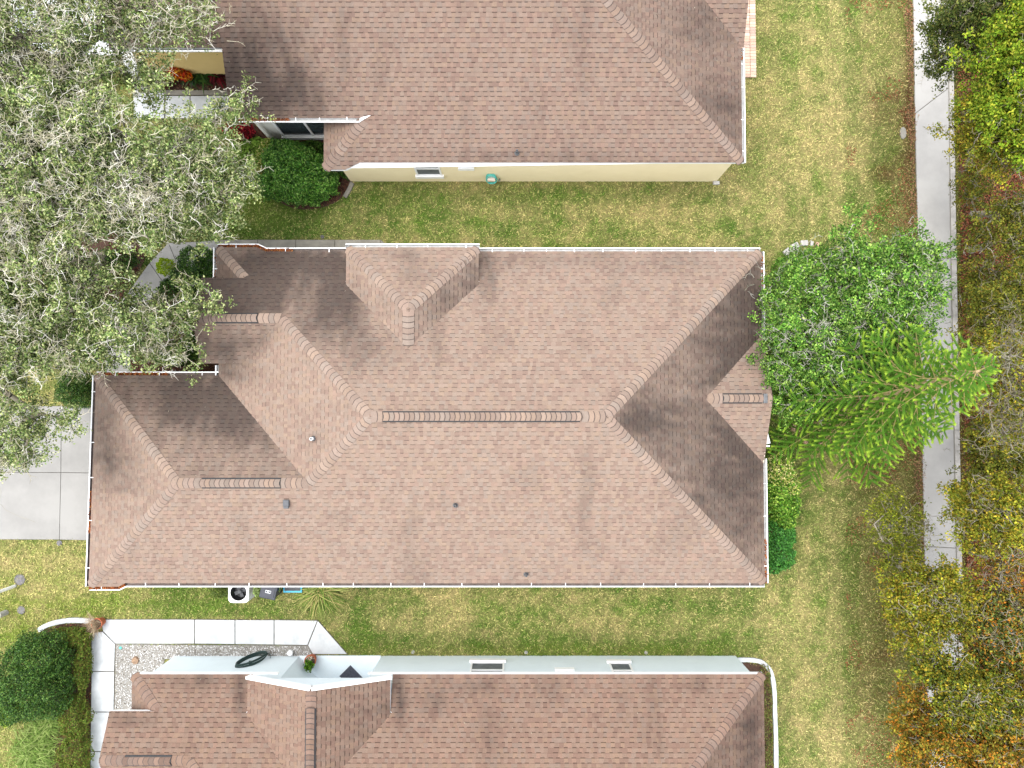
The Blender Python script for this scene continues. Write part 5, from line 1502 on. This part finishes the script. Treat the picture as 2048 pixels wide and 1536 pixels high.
shrub('flower_bed_plants', 'low green plants with pale flowers behind the white edging blocks', 'plants', (1598, 512), [(1595, 512, .22, 16, 12, .2), (1620, 510, .2, 18, 10, .18), (1560, 545, .5, 20, 30, .4)], 2600, SGREEN, (0.06, 0.035))
shrub('bed_shrub', 'mottled green and brown shrubs between round bush and white walk', 'bush', (155, 1330), [(152, 1276, .4, 30, 20, .38), (168, 1330, .42, 14, 56, .38), (150, 1430, .5, 30, 46, .45), (150, 1505, .5, 30, 44, .45), (150, 1570, .5, 30, 44, .45), (128, 1265, .3, 22, 10, .25)], 30000, [lin(104, 130, 48), lin(82, 106, 40), lin(132, 148, 60), lin(116, 100, 52)], (0.055, 0.034), M_LEAF, shellr=.08)
shrub('lime_plant', 'lime green plant cut by the left edge below the round bush', 'plants', (10, 1400), [(4, 1385, .5, 20, 24, .4), (14, 1430, .3, 24, 20, .25)], 2200, LIME, (0.07, 0.04), M_LEAF)
shrub('side_plants', 'low plants filling the narrow bed along the white curved kerb', 'plants', (1530, 1440), [(1530, 1350, .1, 12, 20, .1), (1535, 1400, .12, 10, 40, .1), (1537, 1470, .12, 10, 50, .12), (1538, 1540, .12, 10, 40, .12)], 3800, [lin(116, 130, 56), lin(92, 106, 46), lin(140, 96, 74), lin(150, 158, 84)], (0.05, 0.025), M_LEAF)
shrub('dark_groundcover', 'dark shaded bushes at the far edge of the white driveway', 'bush', (40, 140), [(40, 132, .5, 110, 26, .35), (180, 135, .5, 70, 26, .35), (110, 200, .4, 90, 30, .3)], 9000, DKG, (0.07, 0.04))
shrub('croton', 'orange and yellow croton in the bed below the yellow wall', 'plants', (363, 148), [(356, 143, .4, 15, 10, .3), (372, 152, .3, 13, 9, .25), (345, 156, .3, 10, 6, .2)], 420, [lin(236, 136, 36), lin(226, 84, 28), lin(240, 186, 60), lin(170, 50, 30)], (0.16, 0.075), M_LEAF)
shrub('dark_red_plant', 'dark red plant at the left end of the croton bed', 'plants', (318, 160), [(318, 165, .3, 20, 12, .25), (295, 140, .4, 14, 12, .3)], 500, [lin(110, 50, 40), lin(86, 36, 34), lin(140, 70, 50), lin(60, 70, 36)], (0.12, 0.05), M_LEAF)

def grass_clump(name, label, base, n, length, palette, lean=(0, 0), k=0.5, spread=0.12, wide=1.0, cat='grass clump', mat=None):
    bx, by = W(*base)
    root = empty(name, (bx, by, 0)); tag(root, label, cat)
    V = []; Fq = []; C = []
    pal = np.array(palette)
    for i in range(n):
        a = random.uniform(0, 6.283); d = Vector((math.cos(a) + lean[0], math.sin(a) + lean[1], 0)).normalized()
        L = length * random.uniform(.55, 1.15); e = random.uniform(.5, 1.3)
        s = Vector((-d.y, d.x, 0)); o = Vector((bx + random.gauss(0, spread), by + random.gauss(0, spread), 0))
        col = pal[random.randrange(len(pal))] * random.uniform(.8, 1.15) * k
        b = len(V)
        for q, w in ((0, .010), (.35, .011), (.7, .008), (1, .001)):
            p = o + d * (L * q * .85 * (0.35 + .65 * q)) + Vector((0, 0, L * (e * q - (e * .85 + .05) * q * q) + .02))
            V += [tuple(p + s * w * wide), tuple(p - s * w * wide)]; C += [col, col]
        for j in range(3): Fq.append((b + 2 * j, b + 2 * j + 1, b + 2 * j + 3, b + 2 * j + 2))
    np_mesh('blades', np.array(V), np.array(Fq), mat or M_GRASS, root, cols=np.array(C))
    mb = MB(); mb.lathe((bx, by, 0), [(0.14, -0.02), (0.12, 0.06), (0.05, 0.12), (0.001, 0.13)], 10)
    mesh_obj('crown_base', mb.v, mb.f, M_GRASS, root, True, cols=[tuple(pal[0] * .4)] * len(mb.v))
CL = [lin(140, 162, 74), lin(112, 140, 58), lin(176, 184, 106), lin(92, 118, 50), lin(196, 180, 116)]
grass_clump('ornamental_grass', 'arching green grass clump at the lower eave right of the bins', (643, 1174), 620, 1.25, CL, k=.75)
grass_clump('ornamental_grass', 'small grass tuft at the lower eave further right of the arching clump', (720, 1166), 160, 0.4, CL)
grass_clump('ornamental_grass', 'pale striped grass clump in the lower left corner by the round bush', (75, 1500), 700, 0.95, [lin(146, 176, 80), lin(116, 150, 58), lin(176, 196, 110)], spread=.3)
grass_clump('ornamental_grass', 'pale striped grass clump just below the round bush', (92, 1452), 420, 0.75, [lin(146, 176, 80), lin(116, 150, 58), lin(176, 196, 110)], spread=.2)

grass_clump('broad_leaf_plant', 'dark green strap-leaved plant between croton and crimson plant', (402, 152), 60, 0.75, [lin(54, 96, 36), lin(40, 74, 30), lin(76, 116, 46)], wide=3.2, spread=.16, cat='plants', mat=M_LEAFGLOSS)
grass_clump('broad_leaf_plant', 'dark green strap-leaved plant close to the croton', (384, 150), 40, 0.65, [lin(54, 96, 36), lin(40, 74, 30), lin(76, 116, 46)], wide=3.0, spread=.12, cat='plants', mat=M_LEAFGLOSS)
grass_clump('ti_plant', 'crimson strap-leaved plant next to the roof edge of the upper house', (438, 146), 46, 0.65, [lin(150, 34, 50), lin(100, 24, 36), lin(120, 30, 44), lin(60, 24, 28)], wide=4.0, spread=.12, cat='plants', mat=M_LEAF)

# ------------------------------------------------------------------ lawn blades, litter, gravel
def scatter(n, box, keep=None):
    x = RNG.uniform(box[0], box[1], n); y = RNG.uniform(box[2], box[3], n)
    ok = np.ones(n, bool)
    for p in NOGRASS:
        xs = [q[0] for q in p]; ys = [q[1] for q in p]
        c = ok & (x > min(xs)) & (x < max(xs)) & (y > min(ys)) & (y < max(ys))
        idx = np.where(c)[0]
        if len(idx): ok[idx[in_poly(x[idx], y[idx], p)]] = False
    u, v = pix(x, y, np.zeros(n))
    ok &= (u > -120) & (u < 2160) & (v > -110) & (v < 1650)
    if keep is not None: ok &= keep(u, v)
    return x[ok], y[ok]

def lawn():
    x, y = scatter(620000, (-20, 20, -15, 17), lambda u, v: u < 1912 + 0.02 * v)
    N = len(x)
    col = lawn_col(x, y)
    # single blades are dry or green on their own
    t = RNG.uniform(size=N)
    straw = C_STRAW * LAWN_K * 1.05; green = C_GREEN * LAWN_K * 0.9; dp = C_DEEP * LAWN_K * 0.62
    m = RNG.uniform(0, .75, N)[:, None]
    tgt = np.where((t < .34)[:, None], straw, np.where((t < .72)[:, None], green, dp))
    col = (col * (1 - m) + tgt * m) * (RNG.uniform(.38, 1.5, N) ** 1.1)[:, None]
    a = RNG.uniform(0, 6.283, N); L = RNG.uniform(.05, .13, N); w = RNG.uniform(.008, .015, N)
    up = RNG.uniform(.01, .07, N)
    dx, dy = np.cos(a), np.sin(a)
    z0 = np.zeros(N) - 0.004
    V = np.empty((N, 3, 3))
    V[:, 0] = np.stack([x - dy * w, y + dx * w, z0 + .006], 1)
    V[:, 1] = np.stack([x + dy * w, y - dx * w, z0 + .006], 1)
    V[:, 2] = np.stack([x + dx * L, y + dy * L, z0 + up + .008], 1)
    o = np_mesh('grass', V.reshape(-1, 3), np.arange(N * 3).reshape(N, 3), M_GRASS, cols=np.repeat(col, 3, 0))
    tag(o, 'patchy green and straw coloured lawn around the three houses', 'grass', kind='stuff')
lawn()

def litter(name, label, n, test, palette, size=(.08, .05), k=.7, z=.02, box=(-20, 21, -15, 17), parentless=True):
    x = RNG.uniform(box[0], box[1], n); y = RNG.uniform(box[2], box[3], n)
    u, v = pix(x, y, np.zeros(n)); ok = test(u, v)
    x, y = x[ok], y[ok]
    c = np.stack([x, y, np.full(len(x), z) + RNG.uniform(0, .03, len(x))], 1)
    o = leaf_mesh(name, c, size[0], size[1], palette, M_LITTER, None, upness=.75, k=k, jit=.3, z_floor=.004)
    tag(o, label, 'leaf litter', kind='stuff')
RB = [lin(150, 84, 60), lin(120, 66, 46), lin(172, 112, 80), lin(96, 56, 42), lin(134, 92, 70)]
litter('leaf_litter', 'reddish brown dry leaves covering the floor of the wood', 150000, lambda u, v: (u > 1912 + 0.018 * v) & (u < 2200) & (v > -100) & (v < 1640), RB + [lin(92, 96, 52)], (.10, .055), .62, box=(15.5, 24, -16, 18))
litter('strip_litter', 'dry leaves gathered along the left edge of the sidewalk', 42000, lambda u, v: (np.abs(u - (1818 + .022 * v)) < 2 + 12 * vnoise(v * .03, u * .01, 3)) & (v < 1640) & (v > -60), [lin(150, 112, 84), lin(120, 86, 62), lin(170, 128, 94), lin(96, 72, 54), lin(120, 116, 70)], (.07, .04), .7, box=(14, 16, -15, 17))
litter('lawn_litter', 'few fallen brown leaves on the lawn near the wood', 26000, lambda u, v: (u > 1690) & (u < 1822) & (fbm(u * .016, v * .016, 91) > .56), RB, (.06, .035), .75, box=(11, 16, -15, 17))
litter('mulch_chips', 'brown bark chips lying on the mulch beds', 90000, lambda u, v: in_poly(u, v, [(263, 772), (263, 668), (292, 620), (330, 568), (403, 541), (450, 530), (450, 772)]) | in_poly(u, v, [(150, 480), (210, 458), (262, 476), (290, 512), (258, 575), (220, 625), (160, 600), (130, 540)]) | in_poly(u, v, [(455, 250), (500, 330), (535, 385), (580, 414), (630, 418), (675, 402), (703, 366), (690, 330), (640, 250)]) | in_poly(u, v, [(300, 125), (455, 125), (455, 178), (312, 178)]),
       [lin(112, 62, 44), lin(84, 46, 36), lin(136, 84, 60), lin(60, 36, 30), lin(150, 110, 80)], (.055, .022), .6, box=(-15, -5, 0, 14))
litter('bed_litter', 'bits of bark and dry leaves in the bed beside the white walk', 9000, lambda u, v: in_poly(u, v, [(85, 1262), (120, 1249), (183, 1246), (183, 1600), (110, 1600)]), RB + [lin(92, 104, 52)], (.05, .03), .7, box=(-17, -13, -14, -7))

def gravel():
    n = 16000
    x = RNG.uniform(-15, -5, n); y = RNG.uniform(-11.5, -8, n)
    ok = in_poly(x, y, inset(BEDS['gravel'], 0.03)) & ~in_poly(x, y, [(-12.3, -8.97), (0, -8.97), (0, -18), (-12.3, -18)])
    x, y = x[ok], y[ok]; N = len(x)
    r = RNG.uniform(.014, .030, N)
    oc = np.array([[1, 0, 0], [-1, 0, 0], [0, 1, 0], [0, -1, 0], [0, 0, 1], [0, 0, -1]], float)
    V = np.stack([x, y, np.full(N, .028)], 1)[:, None, :] + oc[None] * r[:, None, None] * RNG.uniform(.6, 1.3, (N, 6, 1)) + RNG.normal(size=(N, 6, 3)) * .003
    f = np.array([[0, 2, 4], [2, 1, 4], [1, 3, 4], [3, 0, 4], [2, 0, 5], [1, 2, 5], [3, 1, 5], [0, 3, 5]])
    Fq = ((np.arange(N) * 6)[:, None, None] + f[None]).reshape(-1, 3)
    pal = np.array([(.60, .59, .575), (.50, .485, .46), (.70, .69, .675), (.16, .14, .115), (.26, .23, .195)])
    c = pal[RNG.choice(5, N, p=[.34, .24, .28, .06, .08])] * RNG.uniform(.85, 1.05, N)[:, None]
    o = np_mesh('gravel', V.reshape(-1, 3), Fq, M_PEBBLE, cols=np.repeat(c, 6, 0))
    tag(o, 'white pebbles filling the gravel bed', 'gravel', kind='stuff')
gravel()

# ------------------------------------------------------------------ single things
def root_at(name, label, cat, x, y, z=0.0, group=None):
    r = empty(name, (x, y, z)); tag(r, label, cat, group); return r

# air-conditioning style unit: white cabinet with a round dark opening and fan
x, y = W(492, 1175)
r = root_at('condenser_unit', 'white boxy unit with round dark opening half under the lower eave', 'appliance', x, y)
mb = MB(); 
n = 28; ring = []
hw, hd = .37, .37
def rr(a, w):
    c, s = math.cos(a), math.sin(a); k = (abs(c) ** 6 + abs(s) ** 6) ** (-1 / 6); return (x + w * k * c, y + w * k * s)
vs = []; fs = []
for (w, z, rd) in ((.37, .02, 0), (.37, .70, 0), (.355, .72, 0), (.29, .72, 1), (.26, .58, 1), (.22, .46, 1), (.001, .45, 1)):
    for i in range(n):
        a = 2 * math.pi * i / n
        p = rr(a, w) if not rd else (x + w * math.cos(a), y + w * math.sin(a))
        vs.append((p[0], p[1], z))
for j in range(3):
    for i in range(n): fs.append((j * n + i, j * n + (i + 1) % n, (j + 1) * n + (i + 1) % n, (j + 1) * n + i))
mb.add(vs[:4 * n], fs); mb.build('cabinet', M_WHITE, r)
mb = MB(); fs = []
for j in range(3):
    for i in range(n): fs.append((j * n + i, j * n + (i + 1) % n, (j + 1) * n + (i + 1) % n, (j + 1) * n + i))
mb.add([(p[0], p[1], p[2] - .002) for p in vs[3 * n:]], fs); mb.build('fan_well', M_DARK, r)
fan = MB()
for k in range(4):
    a = k * math.pi / 2 + .4
    fan.bar((x + .05 * math.cos(a), y + .05 * math.sin(a), .53), (x + .21 * math.cos(a), y + .21 * math.sin(a), .55), .13, .012, up=(0.25 * math.sin(a), -.25 * math.cos(a), 1))
fan.build('fan_blades', M_GREYPL, r)
mb = MB(); mb.lathe((x, y, .5), [(.07, 0), (.07, .1), (.05, .13), (.001, .14)], 14); mb.build('motor_hub', M_LEAD, r, smooth=True)

# dark wheeled bin with sticker
x, y = W(538, 1179, 1.0)
r = root_at('wheeled_bin', 'dark navy lidded bin with a white sticker half under the lower eave', 'bin', x, y)
rz = math.radians(-12)
mb = MB(); mb.box(x - .25, x + .25, y - .28, y + .28, .12, .95, rz, (x, y)); mb.build('bin_body', M_NAVY, r, bevel=.03)
mb = MB(); mb.box(x - .29, x + .29, y - .33, y + .31, .955, 1.03, rz, (x, y)); lid = mb.build('bin_lid', M_NAVY, r, bevel=.03)
mb = MB(); mb.box(x - .22, x + .22, y - .25, y + .24, 1.031, 1.045, rz, (x, y)); mb.build('lid_panel', M_NAVY, lid, bevel=.006)
mb = MB(); mb.box(x - .10, x + .10, y - .12, y - .02, 1.046, 1.049, rz, (x, y)); st_ = mb.build('sticker', mat_plain('sticker_paper', (.62, .64, .66), .6, .1, 9), lid)
mb = MB()
for k, (a, b, w) in enumerate(((-.085, -.03, .03), (-.01, .02, .02), (.035, .085, .03))):
    mb.box(x + a, x + b, y - .07 - w, y - .07 + w, 1.0495, 1.0505, rz, (x, y - .07) if False else (x, y))
mb.build('sticker_print', M_NAVY, lid)
mb = MB(); mb.tube([(x - .3, y + .3, .9), (x + .3, y + .3, .9)], .018, 8); mb.build('handle', M_DARK, r)
for s in (-1, 1):
    mb = MB(); mb.tube([(x + s * .24, y + .26, .12), (x + s * .30, y + .26, .12)], .12, 14); mb.build('wheel', M_DARK, r)

# blue crate with grey lid
x, y = W(585, 1173, .45)
r = root_at('storage_crate', 'bright blue rimmed crate with grey lid next to the dark bin', 'crate', x, y)
mb = MB(); mb.box(x - .32, x + .32, y - .20, y + .2, .02, .40); mb.build('crate_body', M_BLUE, r, bevel=.02)
mb = MB(); mb.box(x - .335, x + .335, y - .22, y + .22, .401, .44); mb.build('crate_rim', M_BLUE, r, bevel=.008)
mb = MB(); mb.box(x - .28, x + .28, y - .15, y + .19, .441, .475)
for k in range(4): mb.box(x - .26, x + .26, y - .13 + k * .08, y - .10 + k * .08, .4755, .485)
mb.build('crate_lid', M_GREYPL, r, bevel=.006)

# weeds between the bins
shrub('weed', 'pale leafy weed growing between white unit and dark bin', 'plants', (514, 1178), [(514, 1178, .7, 7, 14, .2)], 260, [lin(150, 176, 96), lin(176, 196, 128)], (.07, .035), M_LEAF, stems=3)
shrub('weed', 'pale leafy weed growing between dark bin and blue crate', 'plants', (558, 1172), [(558, 1175, .5, 6, 10, .2)], 160, [lin(150, 176, 96), lin(176, 196, 128)], (.06, .03), M_LEAF, stems=3)

# terracotta pots
def pot(label, u, v, z0, rad, h):
    x, y = W(u, v, z0 + h)
    r = root_at('terracotta_pot', label, 'pot', x, y, z0)
    mb = MB(); mb.lathe((x, y, z0), [(.001, .005), (rad * .68, .005), (rad * .92, h * .78), (rad, h * .79), (rad, h), (rad * .86, h), (rad * .84, h * .86), (.001, h * .86)], 24)
    mb.build('pot', M_TERRA, r, smooth=False)
    mb = MB(); mb.lathe((x, y, z0), [(rad * .835, h * .862), (rad * .4, h * .90), (.001, h * .91)], 18); mb.build('potting_soil', mat_plain('potting_soil' + label[:4], (.09, .06, .045), .95, .3, 30, .6, 60), r)
    return r, x, y
r, x, y = pot('terracotta pot with pebbles and a green plant on the pale porch floor', 620, 1322, .06, .21, .34)
cen = np.stack([x + RNG.normal(0, .07, 260) , y - .12 + RNG.normal(0, .08, 260), .06 + .46 + RNG.uniform(-.12, .16, 260)], 1)
leaf_mesh('plant', cen, .11, .06, SGREEN, M_LEAF, r, upness=.4, k=.8)
cen = np.stack([x + RNG.normal(0, .07, 40), y + .07 + RNG.normal(0, .05, 40), np.full(40, .06 + .33)], 1)
leaf_mesh('pebbles', cen, .05, .04, [lin(210, 196, 176), lin(186, 150, 128)], M_PEBBLE, r, upness=.8, k=.8)
r, x, y = pot('terracotta pot with dry straw-like plant at the corner of the white walk', 193, 1248, .05, .20, .36)
A = []; B = []; RA = []; RB_ = []; cc = []
for i in range(190):
    a = random.uniform(0, 6.28); d = Vector((math.cos(a) - .9, math.sin(a) - .35, random.uniform(.1, .9))).normalized()
    p = Vector((x + random.gauss(0, .06), y + random.gauss(0, .06), .36)); L = random.uniform(.25, .6)
    c = np.array(random.choice([lin(172, 150, 122), lin(146, 122, 98), lin(196, 176, 146)])) * .75
    for s in range(3):
        q = p + d * (L / 3); A.append(p[:]); B.append(q[:]); RA.append(.007 - .0015 * s); RB_.append(.0055 - .0015 * s); cc.append(c)
        d = (d + Vector((random.gauss(-.1, .25), random.gauss(-.05, .25), -.35))).normalized(); p = q
tubes_mesh('dry_stalks', A, B, RA, RB_, M_BARKPALE, r, cc, 3)

# hoses
def coil(name, label, mat, cx, cy, cz, rx, rz_, loops, tilt, n=26, face=1, rr_=.014, skew=0.0):
    r = root_at(name, label, 'hose', cx, cy, 0)
    for l in range(loops):
        pts = []
        kx = rx * random.uniform(.86, 1.06); kz = rz_ * random.uniform(.84, 1.06); off = random.uniform(-.02, .02)
        for i in range(n):
            a = 2 * math.pi * i / n
            px_, pz_ = kx * math.cos(a), kz * math.sin(a)
            X = px_ * math.cos(tilt) - pz_ * math.sin(tilt); Z = px_ * math.sin(tilt) + pz_ * math.cos(tilt)
            pts.append((cx + X + off, cy + face * (.05 + .022 * l + skew * (-Z)), max(.03, cz + Z + random.uniform(-.006, .006))))
        mb = MB(); mb.tube(pts, rr_, 7, closed=True); mb.build('hose_loop', mat, r, smooth=True)
    return r
x, z = WY(983, 359, 8.45)
r = coil('garden_hose', 'teal garden hose coiled on a holder at the yellow wall', M_TEAL, x, 8.50, .62, .20, .26, 6, 0, face=-1, skew=.25)
mb = MB(); mb.box(x - .14, x + .14, 8.30, 8.495, .56, .72); mb.build('hose_holder', mat_plain('beige_plastic', (.68, .58, .48), .6, .08, 6), r, bevel=.02)
mb = MB(); mb.tube([(x + .20, 8.44, .5), (x + .26, 8.44, .3), (x + .24, 8.47, .12)], .014, 7); mb.build('hose_end', M_TEAL, r)
mb = MB(); mb.tube([(x + .30, 8.50, .35), (x + .30, 8.42, .35), (x + .30, 8.41, .30)], .012, 7); mb.box(x + .27, x + .33, 8.43, 8.45, .355, .37); mb.build('tap', M_LEAD, r)
x, z = WY(514, 1313, -8.93)
r = coil('garden_hose', 'dark green garden hose hanging coiled on the pale grey wall', M_DKGREEN, x, -8.97, .72, .58, .27, 7, math.radians(-52), face=1, skew=.16, rr_=.017)
mb = MB(); mb.box(x - .05, x + .05, -8.969, -8.86, .80, .86); mb.build('hose_hook', M_DARK, r, bevel=.01)
mb = MB(); mb.tube([(x + .22, -8.88, .45), (x + .34, -8.82, .25), (x + .48, -8.84, .22), (x + .52, -8.95, .3)], .014, 7); mb.build('hose_end', M_DKGREEN, r)

# door mat on the porch
x, y = W(706, 1358, .07)
r = root_at('door_mat', 'dark grey ribbed door mat lying diagonally in the entry', 'mat', x, y, .06)
mb = MB(); mb.box(x - .42, x + .42, y - .28, y + .28, .062, .072, math.radians(-45), (x, y)); mb.build('mat_base', M_SLATE, r)
for k in range(8):
    mb = MB(); yy = y - .26 + k * .068; mb.box(x - .40, x + .40, yy, yy + .045, .0725, .088, math.radians(-45), (x, y)); mb.build('rib', M_SLATE, r, bevel=.005)

# marker posts, valve covers and other small fittings
def post(label, ub, vb, h, rad, mat, group=None):
    x, y = W(ub, vb); r = root_at('marker_post', label, 'post', x, y)
    mb = MB(); mb.tube([(x, y, -.05), (x, y, h)], rad, 16); mb.build('shaft', mat, r)
    mb = MB(); mb.lathe((x, y, h), [(rad * 1.12, -.05), (rad * 1.12, .01), (rad * .9, .03), (.001, .035)], 16); mb.build('cap', M_WHITE, r)
post('slim white post cut by the left edge beside the larger grey cover', 30, 1172, .95, .055, M_WHITE)
post('short stubby pale post cut by the left edge beside the smaller grey cover', 12, 1225, .45, .10, M_STONE)
def cover(label, u, v, rad, n=9):
    x, y = W(u, v); r = root_at('valve_cover', label, 'cover', x, y)
    mb = MB(); mb.lathe((x, y, 0), [(rad * 1.08, -.03), (rad * 1.08, .025), (rad * .98, .035), (rad * .93, .028)], n); mb.build('rim', M_RUST, r)
    mb = MB(); mb.lathe((x, y, 0), [(rad * .925, .026), (rad * .5, .032), (.001, .030)], n); mb.build('lid', M_RUST, r)
    NOGRASS.append([(x + rad * math.cos(a), y + rad * math.sin(a)) for a in np.linspace(0, 6.28, 10)[:-1]])
cover('larger grey round cover in the lawn at the left edge', 40, 1159, .19)
cover('smaller grey round cover in the lawn below the larger one', 43, 1220, .14)
def small(name, label, cat, u, v, prof, mat, n=14, z=0.0, squash=1.0):
    x, y = W(u, v, z); mb = MB(); mb.lathe((x, y, z), prof, n, squash); o = mb.build(name, mat, smooth=False); tag(o, label, cat); return o
small('path_light', 'white round fitting in the gravel left of the terracotta pot', 'light', 583, 1303, [(.07, 0), (.07, .16), (.10, .17), (.10, .20), (.06, .235), (.001, .24)], M_WHITE)
small('irrigation_cap', 'small teal cap at the corner of the gravel bed', 'cap', 242, 1295, [(.05, 0), (.05, .05), (.03, .06), (.001, .062)], M_TEAL)
small('tree_stump', 'small brown cut stump in the white gravel', 'stump', 272, 1320, [(.15, 0), (.13, .05), (.12, .09), (.06, .085), (.001, .08)], mat_plain('cut_wood', (.30, .20, .13), .9, .3, 20, .5, 40))
for i, (u, lab) in enumerate(((826, 'leftmost of the three white sprinkler rings along the grey wall'), (1052, 'middle one of the three white sprinkler rings along the grey wall'), (1292, 'rightmost of the three white sprinkler rings along the grey wall'))):
    small('sprinkler_ring', lab, 'sprinkler', u, 1304 + i * .5, [(.06, -.02), (.06, .03), (.042, .035), (.04, .01), (.02, .01), (.018, .04), (.001, .042)], M_STONE)['group'] = 'sprinkler rings along the grey wall'
small('sand_patch', 'pale round sand patch in the lawn left of the sidewalk', 'sand', 1806, 266, [(.13, -.02), (.13, .015), (.10, .035), (.05, .045), (.001, .048)], M_CONCOLD, 9, squash=1.8)  # low flat mound standing for a patch of sand
small('lawn_sprinkler', 'small round sprinkler in a bare patch below the driveway joint', 'sprinkler', 119, 1086, [(.10, -.02), (.10, .02), (.06, .03), (.05, .05), (.001, .055)], M_RUST, 12)
small('lawn_sprinkler', 'small dark sprinkler ring in the lawn above the weathered walkway', 'sprinkler', 645, 474, [(.07, -.02), (.07, .03), (.045, .035), (.04, .01), (.001, .012)], M_RUST, 12)

# white blocks round the flower bed and ribbed bricks round the conifer
for (u, v, w, d, a, lab) in ((1573, 504, .26, .20, 40, 'lowest left white block of the flower bed border'), (1589, 493, .26, .22, 25, 'second white block of the flower bed border'), (1607, 487, .26, .20, 3, 'top white block of the flower bed border with a dark stain'), (1622, 489, .10, .20, -10, 'narrow white block of the border right of the stained one'), (1633, 490, .12, .16, -20, 'brownish end block of the flower bed border')):
    x, y = W(u, v); mb = MB(); mb.box(x - w / 2, x + w / 2, y - d / 2, y + d / 2, -.02, .11, math.radians(a), (x, y))
    o = mb.build('edging_block', M_STONE if 'brown' not in lab else M_TANBRICK, bevel=.015); tag(o, lab, 'block', 'white edging blocks round the flower bed')
for (u, v, a, lab) in ((1587, 852, 78, 'left ribbed tan edging brick below the conifer'), (1604, 881, -33, 'tilted ribbed tan edging brick below the conifer'), (1648, 888, 4, 'flat ribbed tan edging brick lowest under the conifer'), (1668, 872, 70, 'right ribbed tan edging brick below the conifer')):
    x, y = W(u, v); r = root_at('edging_brick', lab, 'brick', x, y, group='ribbed edging bricks below the conifer')
    ra = math.radians(a)
    mb = MB(); mb.box(x - .19, x + .19, y - .06, y + .06, -.02, .09, ra, (x, y)); mb.build('brick_body', M_TANBRICK, r, bevel=.008)
    for k in range(6):
        xx = x - .16 + k * .064
        mb = MB(); mb.box(xx - .022, xx + .022, y - .055, y + .055, .091, .105, ra, (x, y)); mb.build('rib', M_TANBRICK, r, bevel=.006)

for pts in ([(-10, 1015), (2, 1008), (14, 1020), (40, 1032), (62, 1040), (72, 1044)], [(34, 912), (38, 925), (41, 944)], [(0, 968), (4, 985), (0, 1000)]):
    P = [W(u, v) for u, v in smooth_path(pts, 4)]
    mb = MB()
    for i in range(len(P) - 1):
        p_, q_ = Vector((*P[i], .0405)), Vector((*P[i + 1], .0405)); d_ = (q_ - p_).normalized(); s_ = Vector((-d_.y, d_.x, 0)) * random.uniform(.006, .011)
        mb.add([p_ + s_, p_ - s_, q_ - s_, q_ + s_], [(0, 1, 2, 3)])
    o = mb.build('crack', M_CONCOLD, bpy.data.objects['driveway'])
